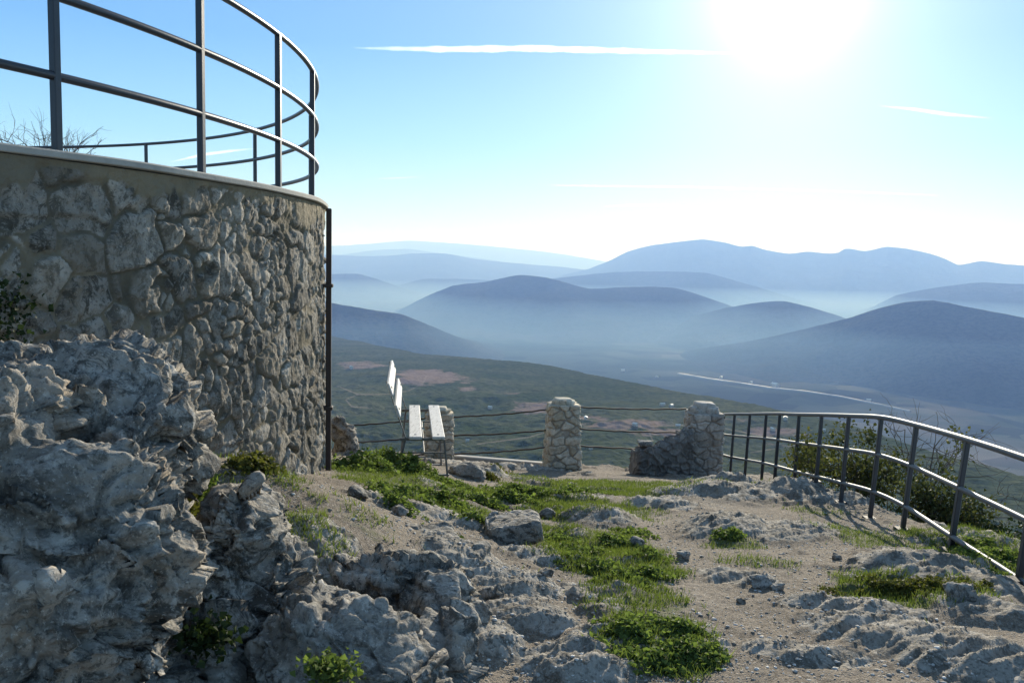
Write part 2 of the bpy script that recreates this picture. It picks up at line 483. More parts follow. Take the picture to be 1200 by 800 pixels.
def rock_mesh(chunks, voxel, seed, amps=(.10, .06, .03, .012), f=1.0, box=.75):
    rg = np.random.default_rng(seed)
    bm = bmesh.new()
    for (c, rad, rot, npt) in chunks:
        pts = rg.normal(size=(npt, 3)); pts /= np.linalg.norm(pts, axis=1)[:, None]
        pts = np.sign(pts) * np.abs(pts) ** box
        pts *= (1 + rg.uniform(-.12, .12, (npt, 1)))
        pts *= np.array(rad)
        cr, sr = math.cos(rot), math.sin(rot)
        pts = np.c_[pts[:, 0] * cr - pts[:, 1] * sr, pts[:, 0] * sr + pts[:, 1] * cr, pts[:, 2]] + np.array(c)
        vs = [bm.verts.new(tuple(p)) for p in pts]
        res = bmesh.ops.convex_hull(bm, input=vs)
        bmesh.ops.delete(bm, geom=[g for g in set(res['geom_interior']) | set(res['geom_unused']) if isinstance(g, bmesh.types.BMVert)], context='VERTS')
    me = bpy.data.meshes.new('tmp_rock'); bm.to_mesh(me); bm.free()
    o = bpy.data.objects.new('tmp_rock', me); COL.objects.link(o)
    md = o.modifiers.new('r', 'REMESH'); md.mode = 'VOXEL'; md.voxel_size = voxel
    s = o.modifiers.new('s', 'SMOOTH'); s.iterations = 3
    dg = bpy.context.evaluated_depsgraph_get(); ev = o.evaluated_get(dg); m2 = ev.to_mesh()
    V = np.zeros(len(m2.vertices) * 3, np.float32); m2.vertices.foreach_get('co', V); V = V.reshape(-1, 3).astype(float)
    Nn = np.zeros(len(m2.vertices) * 3, np.float32); m2.vertices.foreach_get('normal', Nn); Nn = Nn.reshape(-1, 3)
    Fq = np.array([list(p.vertices) for p in m2.polygons if len(p.vertices) == 4], dtype=np.int64)
    ev.to_mesh_clear(); bpy.data.objects.remove(o); bpy.data.meshes.remove(me)
    return displaced(V, Nn, seed, amps, f), Fq

def rock(name, chunks, voxel, seed, label, amps=(.10, .06, .03, .012), f=1.0, mat=None, cat='boulder', group=None, box=.75):
    V, Fq = rock_mesh(chunks, voxel, seed, amps, f, box)
    c = V.mean(0); loc = (c[0], c[1], V[:, 2].min())
    return mk(name, V, Fq, mat or ROCK, smooth=True, label=label, cat=cat, group=group, loc=loc)

def CH(u, v, d, rad, rot=0.0, n=26):
    return (P(u, v, d), rad, rot, n)

rock('rock_outcrop', [CH(15, 500, 3.2, (.60, .5, .30), .3), CH(98, 525, 3.35, (.40, .42, .36), -.2, 34), CH(146, 650, 3.1, (.22, .40, .52), .1), CH(170, 500, 3.75, (.13, .3, .16), .4),
              CH(60, 690, 2.75, (.42, .4, .52), .2, 34), CH(128, 775, 2.95, (.24, .4, .5), 0), CH(135, 475, 3.7, (.30, .35, .20), .4), CH(-90, 620, 2.7, (.5, .6, .55), 0), CH(10, 455, 3.5, (.42, .3, .17), .2),
              CH(160, 575, 3.5, (.14, .3, .24), .5), CH(-20, 820, 2.6, (.5, .4, .5), 0), CH(95, 600, 3.0, (.34, .34, .20), -.3), CH(165, 745, 3.2, (.12, .3, .4), .2)],
     .0120, 3, 'huge pitted grey limestone outcrop heaped against the stone wall at the left edge', (.085, .055, .034, .013), cat='rock outcrop')
rock('boulder', [CH(285, 690, 3.6, (.20, .36, .44), .2), CH(270, 760, 3.45, (.22, .36, .30), -.1), CH(300, 640, 3.85, (.16, .26, .26), .3), CH(330, 720, 3.6, (.18, .3, .26), .2)],
     .0115, 5, 'tall grey boulder with a steep face just right of the huge outcrop', (.065, .045, .028, .012))
rock('boulder', [CH(400, 760, 3.35, (.30, .30, .20), .15), CH(450, 790, 3.25, (.22, .24, .18), -.3), CH(340, 775, 3.35, (.18, .24, .14), .2)],
     .0105, 8, 'low rounded boulder closest to the camera with bright green leaves at its foot', (.05, .035, .020, .010))
rock('boulder', [CH(455, 700, 4.15, (.30, .36, .24), -.3), CH(515, 720, 4.0, (.17, .34, .22), -.2), CH(410, 675, 4.4, (.2, .3, .16), .2), CH(520, 770, 3.6, (.12, .3, .18), -.2)],
     .0115, 9, 'dark humped boulder sloping down to the path behind the low rounded one', (.05, .035, .022, .010))
rock('boulder', [CH(372, 645, 5.0, (.26, .3, .10), .2), CH(430, 645, 5.2, (.16, .24, .09), .1)],
     .014, 12, 'flat pale ledge of rock on the slope below the drainpipe', (.06, .05, .025, .012))
rock('stone_block', [CH(500, 642, 5.1, (.20, .22, .10), .3, 40), CH(545, 668, 4.9, (.15, .2, .13), -.4, 14)],
     .0115, 14, 'broad flat topped grey block leaning beside the humped boulder', (.02, .015, .010, .006), cat='stone', box=.5)
rock('stone_block', [CH(601, 618, 6.2, (.20, .2, .085), .12, 40)], .012, 15, 'smooth oblong grey block lying among green weeds mid slope', (.015, .008, .004, .004), cat='stone', mat=ROCK_PALE, box=.4)
rock('stone_slab', [CH(443, 610, 6.0, (.05, .12, .12), .2, 40)], .010, 16, 'upright tan slab standing on edge below the bench', (.012, .012, .006, .006), cat='stone', mat=ROCK_PALE, box=.45)
rock('stone_block', [CH(545, 555, 10.5, (.26, .2, .17), -.3, 16)], .02, 18, 'grey rock leaning by the far stone post behind the bench', (.03, .02, .012, .008), cat='stone')
rock('stone_block', [CH(507, 577, 8.7, (.14, .12, .07), .2, 14)], .012, 19, 'small grey stone in the weeds under the bench foot', (.02, .02, .012, .008), cat='stone')

LOOSE = [(893, 687, .085, 'whitish loose stone sitting on the middle of the gravel path'), (912, 690, .05, 'small dark stone beside the whitish one on the path'),
         (800, 655, .07, 'grey stone at the left edge of the path near the weeds'), (575, 702, .09, 'loose stone on the bare slope below the smooth oblong block'),
         (640, 690, .06, 'flat little stone on the bare slope left of the weeds'), (1125, 712, .10, 'rough stone resting on the outcrop near the railing foot'),
         (980, 655, .05, 'lone stone on the gravel in front of the slanting slab'), (870, 705, .04, 'tiny pale stone downhill edge of the bare path'), (742, 640, .07, 'stone half sunk in green weeds beside the path'),
         (690, 596, .08, 'pale flat stone above the oblong block in the grass'), (640, 606, .09, 'pale slab tucked behind the oblong block'), (420, 585, .10, 'squared grey stone lying by the foot of the drainpipe'),
         (468, 605, .08, 'bluish stone at the lower edge of the weeds by the bench'), (560, 740, .07, 'brown stone lying right of the low rounded boulder'), (250, 790, .04, 'small chip of stone in the dirt between boulders')]
for i, (u, v, r, lab) in enumerate(LOOSE):
    g = G(u, v); z = gz1(g[0], g[1])
    rock('loose_stone', [((g[0], g[1], z + r * .35), (r, r * .8, r * .6), i * .7, 14)], max(.006, r * .09), 40 + i, lab, (.01, .012, .006, .004), cat='stone', group='loose stones on the slope')

# gravel: small chips of limestone all over the path
def build_gravel():
    bm = bmesh.new(); bmesh.ops.create_icosphere(bm, subdivisions=1, radius=1); bm.verts.ensure_lookup_table()
    sv = np.array([v.co[:] for v in bm.verts]); sf = np.array([[v.index for v in f.verts] for f in bm.faces]); bm.free()
    n = 26000
    y = 1.9 + 11 * RNG.random(n) ** 1.7; x = (RNG.random(n) - .38) * (1.0 + y * .62)
    k = (x > -1.8 + .02 * y) & (x < 3.7); x, y = x[k], y[k]; n = len(x)
    dens = fbm(np.c_[x * 1.2, y * 1.2, np.full(n, 2.2)], 4); k = dens + RNG.random(n) * .5 > .12; x, y = x[k], y[k]; n = len(x)
    z, rr, tf = ground_full(x, y); k = tf < .6; x, y, z = x[k], y[k], z[k]; n = len(x)
    s = .004 + .010 * RNG.random(n) ** 3.0
    s = np.where(RNG.random(n) < .02, s * 1.5, s)
    V = sv[None] * (1 + RNG.uniform(-.3, .3, (n, len(sv), 1))) * (s[:, None] * RNG.uniform(.6, 1.25, (n, 3)))[:, None, :]
    a = RNG.random(n) * 6.28; ca, sa = np.cos(a)[:, None], np.sin(a)[:, None]
    V = np.stack([V[..., 0] * ca - V[..., 1] * sa, V[..., 0] * sa + V[..., 1] * ca, V[..., 2] * .5], -1) + np.stack([x, y, z + s * .05], -1)[:, None, :]
    Fc = (sf[None] + (np.arange(n) * len(sv))[:, None, None]).reshape(-1, 3)
    m, nt, out = new_mat('limestone_chips'); N = NT(nt)
    c = N.ramp(N.attr('tone'), [(0, (.16, .14, .115)), (.5, (.32, .29, .25)), (1, (.62, .60, .56))]); N.bsdf(out, c, .9, N.bump(N.noise(N.pos(), 120, 4), .5, .004), spec=.2)
    mk('gravel', V.reshape(-1, 3), Fc, m, kind='stuff', label='pale limestone chips strewn over the path', attrs={'tone': np.repeat(RNG.random(n), len(sv))})
build_gravel()

# ------------------------------------------------------------------ round terrace
TC = np.array([-9.14, 6.83]); TR = 7.45; RW = TR + .09; DECK = 2.085
def ring(th, r, z):
    return np.array([TC[0] + r * math.cos(th), TC[1] + r * math.sin(th), z])

def build_terrace():
    root = empty('round_terrace', (TC[0], TC[1], -.5), 'curved viewing terrace of rough grey rubble stone with a thin pale rim', 'terrace')
    th = np.concatenate([np.radians(np.arange(-75, 22, .095)), np.radians(np.arange(22, 285, 1.5))])
    zs = np.linspace(-1.3, DECK - .043, 262)
    T, Z = np.meshgrid(th, zs); T = T.ravel(); Z = Z.ravel()
    S = T * RW
    p3 = np.c_[S, Z, np.full_like(S, 4.4)]
    wx = fbm(p3 * 2.6, 3) * .16; wz = fbm(p3 * 2.6 + 40, 3) * .13
    q = np.c_[(S + wx) / .30, (Z + wz) / .225, np.full_like(S, .5)]
    f1, f2, idd = worley(q)
    q2 = np.c_[(S + wx) / .14, (Z + wz) / .115, np.full_like(S, 3.5)]
    g1, g2, id2 = worley(q2)
    small = fbm(p3 * 1.3 + 7, 3) > .12
    e = np.where(small, sstep(.02, .22, g2 - g1), sstep(.02, .16, f2 - f1))
    h = np.where(small, _rnd[id2][:, 3], _rnd[idd][:, 3])
    face = fbm(p3 * 6, 5, .6)
    slope = np.where(small, ((_rnd[id2][:, 0] - .5) * (q2[:, 0] % 1) + (_rnd[id2][:, 1] - .5) * (q2[:, 1] % 1)) * .03, ((_rnd[idd][:, 0] - .5) * (q[:, 0] % 1) + (_rnd[idd][:, 1] - .5) * (q[:, 1] % 1)) * .05)
    stone = e * (.016 + .012 * h) + e * slope * .9 + e * .030 * np.abs(face) + .018 * fbm(p3 * 17, 4, .6)
    M = .9 * sstep(DECK - .20, DECK - .08, Z + .36 * fbm(p3 * 1.9 + 3, 4))
    M = np.maximum(M, sstep(DECK - .085, DECK - .06, Z))
    Mb = sstep(.04, .26, fbm(p3 * 1.1 + 21, 4)) * .42
    M2 = np.clip(np.maximum(M, Mb), 0, 1)
    d = stone * (1 - .82 * M2) + M2 * (.034 + .012 * fbm(p3 * 3, 4) + .005 * fbm(p3 * 25, 3))
    Rr = RW - .035 + d - .02 * sstep(0, 2, Z)
    X = TC[0] + Rr * np.cos(T); Y = TC[1] + Rr * np.sin(T)
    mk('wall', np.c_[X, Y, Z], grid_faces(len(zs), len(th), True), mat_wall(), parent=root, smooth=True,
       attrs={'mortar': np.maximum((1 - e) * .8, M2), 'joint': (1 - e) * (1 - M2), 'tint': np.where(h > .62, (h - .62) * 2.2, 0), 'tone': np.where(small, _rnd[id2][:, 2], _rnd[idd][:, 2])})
    # coping ring
    n = 360
    prof = [(RW - .30, DECK - .045), (RW + .012, DECK - .036), (RW + .016, DECK - .032), (RW + .018, DECK - .008), (RW + .010, DECK), (RW - .30, DECK)]
    V = []; 
    for (r, z) in prof:
        t = np.linspace(0, 2 * math.pi, n, endpoint=False); w = .003 * np.array([math.sin(k * .37) + math.sin(k * .61) for k in range(n)]) 
        V += [ring(t[k], r + w[k] * (1 if r > RW else 0), z + .4 * w[k]) for k in range(n)]
    Fc = []
    m = len(prof)
    for i in range(m):
        for k in range(n):
            a, b = i * n + k, i * n + (k + 1) % n; j = (i + 1) % m
            Fc.append((a, b, j * n + (k + 1) % n, j * n + k))
    mk('coping', V, Fc, mat_simple('weathered_concrete', (.33, .31, .27), .9, var=.3, scale=7, bump=.5, bdist=.006), parent=root)
    V = [ring(t, RW - .30, DECK - .02) for t in np.linspace(0, 2 * math.pi, 120, endpoint=False)] + [(TC[0], TC[1], DECK - .02)]
    mk('deck', V, [(k, (k + 1) % 120, 120) for k in range(120)], mat_simple('deck_concrete', (.30, .28, .25), .9), parent=root)
build_terrace()

PAINT = mat_simple('dark_railing_paint', (.020, .022, .028), .36, spec=.5, var=.4, scale=14, bump=.25, bdist=.002)
GALV = mat_simple('worn_steel_rail', (.13, .13, .13), .52, spec=.25, var=.35, scale=16, bump=.2, bdist=.0015)
RUST = mat_simple('rusty_dark_iron', (.045, .032, .026), .7, var=.5, scale=10, bump=.5, bdist=.003)

def build_terrace_railing():
    root = empty('terrace_railing', (TC[0], TC[1], DECK), 'dark painted round railing with three bars running around the terrace rim', 'railing')
    for z in (.35, .715, 1.085):
        b = MB(); pts = [ring(t, TR, DECK + z) for t in np.linspace(0, 2 * math.pi, 241)]
        b.tube(pts, .021, 10, cap=False); b.build('rail', PAINT, parent=root, smooth=True)
    degs = [-54, -46, -38, -29, -20.4, -11.9, -3.0, 6.5, 20, 38.8, 60.5, 76, 92, 110, 130, 150, 170, 190, 210, 230, 250, 268, 284, 298, 306]
    for dg in degs:
        t = math.radians(dg); b = MB()
        b.bar(ring(t, TR, DECK - .01), ring(t, TR, DECK + 1.09), .040, .040, side=(math.cos(t), math.sin(t), 0), bev=.005)
        b.build('post', PAINT, parent=root)
build_terrace_railing()

def build_drainpipe():
    t = math.radians(8.2); n = np.array([math.cos(t), math.sin(t), 0]); tg = np.array([-math.sin(t), math.cos(t), 0])
    base = ring(t, RW + .10, -.55)
    root = empty('drainpipe', base, 'dark rusty square pipe running up the end of the curved wall', 'drainpipe')
    b = MB(); b.bar(ring(t, RW + .035, -.7), ring(t, RW + .035, DECK - .055), .048, .048, side=n, bev=.006)
    b.build('pipe', RUST, parent=root)
    for z in (1.35, .25):
        b = MB(); b.bar(ring(t - .0055, RW - .03, z), ring(t - .0055, RW + .068, z), .03, .02, side=(0, 0, 1)); b.bar(ring(t + .0055, RW - .03, z), ring(t + .0055, RW + .068, z), .03, .02, side=(0, 0, 1))
        b.bar(ring(t - .006, RW + .064, z), ring(t + .006, RW + .064, z), .03, .02, side=(0, 0, 1)); b.build('bracket', RUST, parent=root)
build_drainpipe()

# ------------------------------------------------------------------ bench
def build_bench():
    o = np.array([-.90, 9.5, -.322]); ax = np.array([-.235, 2.0, 0]); L = 2.02; ax /= np.linalg.norm(ax); rt = np.array([ax[1], -ax[0], 0]); up = np.array([0, 0, 1.0])
    def W(a, r, z): return o + ax * a + rt * r + up * z
    root = empty('park_bench', (o[0], o[1], -.78), 'old metal framed bench with four whitewashed planks seen end on', 'bench')
    wood, wnt, wout = new_mat('worn_white_planks'); N = NT(wnt); v = N.pos()
    c = N.mix(N.noise(v, 7, 8, .7), (.50, .48, .44), (.70, .68, .64))
    mp = N.n('ShaderNodeMapping'); N.link(v, mp.inputs[0]); mp.inputs['Scale'].default_value = (60, 5, 60)
    c = N.mix(N.ramp(N.noise(mp.outputs[0], 1.0, 6, .7), [(.52, 0.0), (.68, .6)]), c, (.20, .18, .15))
    c = N.mix(N.ramp(N.noise(v, 26, 6, .7), [(.60, 0.0), (.66, .85)]), c, (.10, .085, .07))
    N.bsdf(wout, c, .7, N.bump(N.noise(mp.outputs[0], 1.0, 6, .7), .5, .003), spec=.25)
    iron = mat_simple('bench_iron', (.16, .16, .155), .55, metal=.4, var=.4, scale=20)
    for r in (-.125, .125):
        b = MB(); b.bar(W(-.02, r, -.016), W(L, r, -.016), .138, .034, side=rt, bev=.006); bs = b.build('seat_slat', wood, parent=root)
        for a in (.10, L - .12):
            m2 = MB(); m2.tube([W(a, r, -.001), W(a, r, .006)], .012, 8); m2.build('bolt', iron, parent=bs)
    bd = np.array([-.33, .944])  # lean of the back in (rt, up)
    def B(a, k, off=0): return W(a, -.25 + bd[0] * k + off * bd[1], .02 + bd[1] * k - off * bd[0])
    for k in (.27, .52):
        b = MB(); b.bar(B(-.05, k, .018), B(L + .03, k, .018), .142, .030, side=rt * bd[0] + up * bd[1], bev=.006); bs = b.build('back_slat', wood, parent=root)
        for a in (.10, L - .12):
            m2 = MB(); m2.tube([B(a, k, .030), B(a, k, .042)], .011, 8); m2.build('bolt', iron, parent=bs)
    for a in (.10, L - .12):
        b = MB()
        fx, fy = W(a, .17, 0)[:2]; bx, by = W(a, -.27, 0)[:2]
        zf = gz1(fx, fy) - o[2]; zb = gz1(bx, by) - o[2]
        b.bar(W(a, -.29, -.05), W(a, .20, -.05), .02, .034, side=ax, bev=.003)
        b.bar(W(a, .19, -.05), W(a, .235, min(zf, -.40) - .02), .022, .022, side=ax, bev=.003)
        b.bar(W(a, -.235, -.05), W(a, -.30, zb - .03), .022, .022, side=ax, bev=.003)
        b.bar(B(a, -.08), B(a, .60), .022, .012, side=ax, bev=.002)
        b.bar(W(a, -.28, -.20), W(a, .21, -.20), .016, .016, side=ax, bev=.002)
        b.bar(W(a, .00, zf + .015), W(a, .25, zf + .015), .03, .02, side=ax, bev=.003)
        b.build('end_frame', iron, parent=root)
    b = MB(); b.bar(W(.10, -.03, -.20), W(L - .12, -.03, -.20), .016, .016, side=rt, bev=.002); b.build('stretcher', iron, parent=root)
build_bench()

# ------------------------------------------------------------------ stone posts and the fence across the end
PST = mat_stone_course('buff_rubble_stone', (.40, .335, .235), (.66, .58, .45), (.34, .30, .24))
PST_DK = mat_stone_course('grey_rubble_stone', (.32, .275, .225), (.55, .49, .42), (.31, .275, .235))  # darker, greyer stone than the buff, for the tallest pillar
MORTAR = mat_simple('lime_mortar', (.20, .175, .14), .95, var=.3, scale=20, bump=.5, bdist=.005)

def stone_block_verts(rg, sx, sy, sz, bev=.018):
    bm = bmesh.new(); bmesh.ops.create_cube(bm, size=1)
    for v in bm.verts:
        v.co = Vector((v.co.x * sx, v.co.y * sy, v.co.z * sz)) + Vector(rg.uniform(-.02, .02, 3))
    bmesh.ops.bevel(bm, geom=bm.edges[:], offset=bev, segments=2, affect='EDGES', profile=.6)
    bmesh.ops.subdivide_edges(bm, edges=[e for e in bm.edges if e.calc_length() > .05], cuts=2, use_grid_fill=True)
    bm.verts.ensure_lookup_table(); bm.verts.index_update()
    V = np.array([v.co[:] for v in bm.verts]); Fc = [[v.index for v in f.verts] for f in bm.faces]; bm.free()
    off = rg.random(3) * 50
    nrm = V / (np.linalg.norm(V, axis=1)[:, None] + 1e-6)
    V = V + nrm * (.016 * fbm(V * 9 + off, 3) + .008 * fbm(V * 30 + off, 2))[:, None]
    return V, Fc

def rubble_surface(shape, ss, nt_, size, depth, seed, org):
    """closed tube of rubble masonry: shape(T, S) gives points, stones bulge between recessed joints"""
    t = np.linspace(0, 2 * math.pi, nt_, endpoint=False); T, S = np.meshgrid(t, ss); T, S = T.ravel(), S.ravel()
    p = shape(T, S); p1 = shape(T + .01, S); p2 = shape(T, S + .01)
    n = np.cross(p1 - p, p2 - p); n /= np.linalg.norm(n, axis=1)[:, None] + 1e-9
    q = p + seed * 3.71
    q = q + .03 * np.c_[fbm(q * 5, 2), fbm(q * 5 + 20, 2), fbm(q * 5 + 40, 2)] * 2
    f1, f2, idd = worley(q / np.array(size)); e = sstep(.03, .15, f2 - f1)
    d = e * (depth * .5 + depth * .35 * _rnd[idd][:, 3]) + e * depth * .45 * (_g[idd] * (q / np.array(size) - np.floor(q / np.array(size)) - .5)).sum(1) + .012 * fbm(q * 16, 4, .6) + e * .016 * np.abs(fbm(q * 6, 3)) - depth * .6
    return p + n * d[:, None], grid_faces(len(ss), nt_, True), e, _rnd[idd][:, 2]

def stone_pillar(name, base, w0, w1, h, rot, seed, label, mat, domed=False):
    rg = np.random.default_rng(seed)
    root = empty(name, base, label, 'stone pillar', 'stone pillars of the end fence')
    cr, sr = math.cos(rot), math.sin(rot)
    def Wd(V): return np.c_[V[:, 0] * cr - V[:, 1] * sr, V[:, 0] * sr + V[:, 1] * cr, V[:, 2]] + np.array(base)
    top = h - (.2 if domed else .08)
    def shape(T, S, off=0.0):
        w = (w0 + (w1 - w0) * np.clip(S, 0, None)) / 2 + off
        ct, st = np.cos(T), np.sin(T); k = (np.abs(ct) ** 7 + np.abs(st) ** 7) ** (-1 / 7.0)
        return np.c_[w * k * ct, w * k * st, S * h]
    V, Fq, e, tone = rubble_surface(shape, np.linspace(-.25, top / h, 110), 190, (.23, .23, .12), .05, seed, np.array(base))
    nr = len(V); V = np.vstack([V, [[0, 0, top]]]); Fl = Fq.tolist() + [[nr - 190 + k, nr - 190 + (k + 1) % 190, nr] for k in range(190)]
    mk('masonry', Wd(V), Fl, mat, parent=root, smooth=True, attrs={'mortar': np.append(1 - e, 1.0), 'tone': np.append(tone, .5)})
    kb = MB()
    nn = 7 if domed else 5
    for k in range(nn):
        a = k / nn * 6.283 + rg.random(); rr = w1 * (.27 if domed else .2)
        V, Fc = stone_block_verts(rg, rg.uniform(.15, .25), rg.uniform(.14, .22), rg.uniform(.10, .2) if domed else rg.uniform(.08, .14), .03)
        ca, sa = math.cos(a), math.sin(a); V = np.c_[V[:, 0] * ca - V[:, 1] * sa, V[:, 0] * sa + V[:, 1] * ca, V[:, 2]] + np.array([rr * ca, rr * sa, top + .02])
        kb.add(Wd(V), Fc, rg.random())
    V, Fc = stone_block_verts(rg, w1 * .55, w1 * .5, .24 if domed else .16, .04); kb.add(Wd(V + np.array([0, 0, top + (.06 if domed else .02)])), Fc, .8)
    kb.build('cap_stones', mat, parent=root, smooth=True, attr='tone')
    return root

pA = P(658, 549, 15.0); pB = P(822, 563, 15.6); pC = P(514, 546, 15.4)
stone_pillar('stone_pillar', pA, .60, .50, 1.19, .12, 21, 'buff stone pillar standing alone between the two spans of bars', PST)
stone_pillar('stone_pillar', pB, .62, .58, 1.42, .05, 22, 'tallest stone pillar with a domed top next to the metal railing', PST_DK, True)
stone_pillar('stone_pillar', pC, .50, .46, 1.02, .1, 23, 'shorter stone pillar half hidden behind the bench seat', PST)

def fence_span(pts_list, label, r=.014):
    root = empty('bar_fence', pts_list[0][0], label, 'fence', 'iron bar fence between the stone pillars')
    for (a, b) in pts_list:
        m = MB(); a = np.array(a); b = np.array(b); n = 14
        m.tube([a + (b - a) * k / n + np.array([0, 0, -.02 * math.sin(math.pi * k / n) + .006 * math.sin(k * 2.3)]) for k in range(n + 1)], r, 6); m.build('bar', RUST, parent=root, smooth=True)
fence_span([(P(640, 480, 15.0), P(528, 488.5, 15.4)), (P(640, 504, 15.0), P(526, 510, 15.4)), (P(640, 524, 15.0), P(526, 532, 15.4))], 'three dark iron bars from the lone pillar to the pillar behind the bench')
fence_span([(P(670, 476.5, 15.0), P(804, 479, 15.5)), (P(672, 502, 15.0), P(804, 506.5, 15.5)), (P(672, 522, 15.0), P(800, 526, 15.5))], 'three dark iron bars between the lone pillar and the tallest pillar')
fence_span([(P(500, 490, 15.4), P(395, 499, 15.0)), (P(500, 511, 15.4), P(395, 519, 15.0)), (P(500, 532, 15.4), P(395, 540, 15.0))], 'three dark iron bars from behind the bench to the rock by the terrace')

# long pale kerb lying at the edge between the pillars
b = MB(); b.bar(P(520, 535, 15.7), P(640, 545, 15.4), .14, .10, side=(0, 1, 0), bev=.015)
kerb = b.build('edge_kerb', mat_simple('pale_kerb_stone', (.42, .39, .34), .9, var=.3, scale=6, bump=.5, bdist=.006), label='long pale kerb stone lying along the drop behind the bench', cat='kerb stone')
V, Fq = rock_mesh([(P(404, 522, 12.5), (.22, .25, .34), .2, 20), (P(398, 500, 12.6), (.16, .2, .22), .2, 16), (P(416, 545, 12.3), (.25, .25, .22), 0, 16)], .024, 33, (.05, .04, .02, .01))
mk('boulder', V, Fq, ROCK, smooth=True, label='rough rock stump poking out behind the drainpipe end of the wall', cat='boulder', loc=(V[:, 0].mean(), V[:, 1].mean(), V[:, 2].min()))

# broken buttress wall stepping down to the left of the tall pillar
def build_buttress():
    a = P(741, 561, 15.0); bq = P(806, 564, 15.3); d = bq - a; d[2] = 0; L = np.linalg.norm(d); d /= L; n = np.array([d[1], -d[0], 0]); zb = a[2] - .3
    def shape(T, S):
        Sc = np.clip(S, 0, 1)
        hh = .3 + np.interp(Sc, [0, .10, .22, .34, .8, 1.0], [.40, .52, .56, .50, .74, .82]) + .02 * np.sin(Sc * 40)
        e = np.sqrt(np.clip(1 - (1 - np.clip(S / .05, 0, 1)) ** 2, 0, 1)) * np.sqrt(np.clip(1 - (1 - np.clip((1 - S) / .03, 0, 1)) ** 2, 0, 1)) * .98 + .02
        ct, st = np.cos(T), np.sin(T); k = (np.abs(ct) ** 5 + np.abs(st) ** 5) ** (-1 / 5.0)
        y = .20 * k * ct * e; z = hh / 2 + hh / 2 * k * st * e
        x = S * L
        return a[None] * [1, 1, 0] + np.outer(x, d) + np.outer(y, n) + np.outer(z + zb, [0, 0, 1.0])
    V, Fq, e, tone = rubble_surface(shape, np.linspace(0, 1, 130), 200, (.17, .17, .115), .045, 5, a)
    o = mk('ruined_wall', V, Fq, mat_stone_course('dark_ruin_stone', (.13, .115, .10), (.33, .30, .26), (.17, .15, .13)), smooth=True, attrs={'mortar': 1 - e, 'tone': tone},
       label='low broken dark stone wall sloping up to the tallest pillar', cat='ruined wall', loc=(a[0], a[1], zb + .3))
    bm = bmesh.new(); bm.from_mesh(o.data); bmesh.ops.recalc_face_normals(bm, faces=bm.faces[:]); bm.to_mesh(o.data); bm.free()
    V, Fc = stone_block_verts(np.random.default_rng(4), .24, .26, .10, .03); c = a + d * L * .2; c[2] = zb + .3 + .60
    mk('stone_block', V + c, Fc, ROCK_PALE, smooth=True, label='pale flat stone lying on top of the broken dark wall', cat='stone', loc=c - np.array([0, 0, .05]))
build_buttress()

# ------------------------------------------------------------------ railing along the drop on the right
POSTS = [(848.7, 485, 842, 562, 16.0), (861, 485, 855, 564, 15.0), (879, 485, 872, 566, 14.1), (898, 484.7, 892, 568, 13.2), (914, 484.7, 907, 570, 12.4), (936.5, 485.5, 930, 574, 11.4),
         (963, 486, 955, 582, 10.5), (995, 487, 985, 592, 9.6), (1033, 489, 1019, 611, 8.7), (1074, 498, 1056, 634, 7.9), (1134, 515, 1112, 655, 6.6), (1216, 542, 1191, 698, 5.5), (1345, 590, 1300, 770, 4.5), (1560, 665, 1500, 860, 3.6)]
def build_rail_right():
    c0 = P(955, 582, 10.5)
    root = empty('path_railing', c0, 'long curving metal railing with dark posts and shiny rails along the drop', 'railing')
    tops, bots = [], []
    for (ut, vt, ub, vb, d) in POSTS:
        t = P(ut, vt, d); bq = P(ub, vb, d)
        ln = np.linalg.norm(t - bq); bq = t + (bq - t) / ln * 1.06
        tops.append(t); bots.append(bq)
        m = MB(); e = (bq - t) / 1.06
        g = gz1(bq[0], bq[1]); ext = max(0.0, bq[2] - g) + .12
        m.bar(t + e * .02, bq + e * ext, .038, .038, side=(1, 0, 0), bev=.004); pst = m.build('post', PAINT, parent=root)
        fp = MB(); gpt = np.array([bq[0], bq[1], 0]) + e * 0; gpt[2] = g; fp.bar(gpt + [0, 0, -.03], gpt + [0, 0, .014], .11, .11, side=(1, 0, 0), bev=.004); fp.build('base_plate', RUST, parent=pst)
    tops, bots = np.array(tops), np.array(bots)
    def dense(A):
        A = np.vstack([A]); out = []
        n = len(A)
        for i in range(n - 1):
            p0, p1, p2, p3 = A[max(i - 1, 0)], A[i], A[i + 1], A[min(i + 2, n - 1)]
            for k in range(8):
                t = k / 8; out.append(.5 * ((2 * p1) + (p2 - p0) * t + (2 * p0 - 5 * p1 + 4 * p2 - p3) * t * t + (3 * p1 - p0 - 3 * p2 + p3) * t ** 3))
        out.append(A[-1]); return out
    for fr, r in ((0.0, .024), (.345, .020), (.69, .020)):
        m = MB(); m.tube(dense(tops + (bots - tops) * fr), r, 10); m.build('rail', GALV, parent=root, smooth=True)
build_rail_right()

# ------------------------------------------------------------------ plants
def leaf_cloud(pos, nrm, size, rg, fold=.25, aspect=.5):
    """one folded leaf (two triangles) per point, facing nrm"""
    n = len(pos)
    nrm = nrm / (np.linalg.norm(nrm, axis=1)[:, None] + 1e-9)
    t = rg.normal(size=(n, 3)); t -= nrm * (t * nrm).sum(1)[:, None]; t /= np.linalg.norm(t, axis=1)[:, None]
    s = np.cross(nrm, t); L = size[:, None]
    a = pos; tip = pos + t * L - nrm * L * .15; l = pos + t * L * .45 + s * L * aspect + nrm * L * fold; r = pos + t * L * .45 - s * L * aspect + nrm * L * fold
    V = np.stack([a, l, tip, r], 1).reshape(-1, 3)
    b = np.arange(n) * 4
    Fc = np.concatenate([np.c_[b, b + 1, b + 2], np.c_[b, b + 2, b + 3]])
    return V, Fc

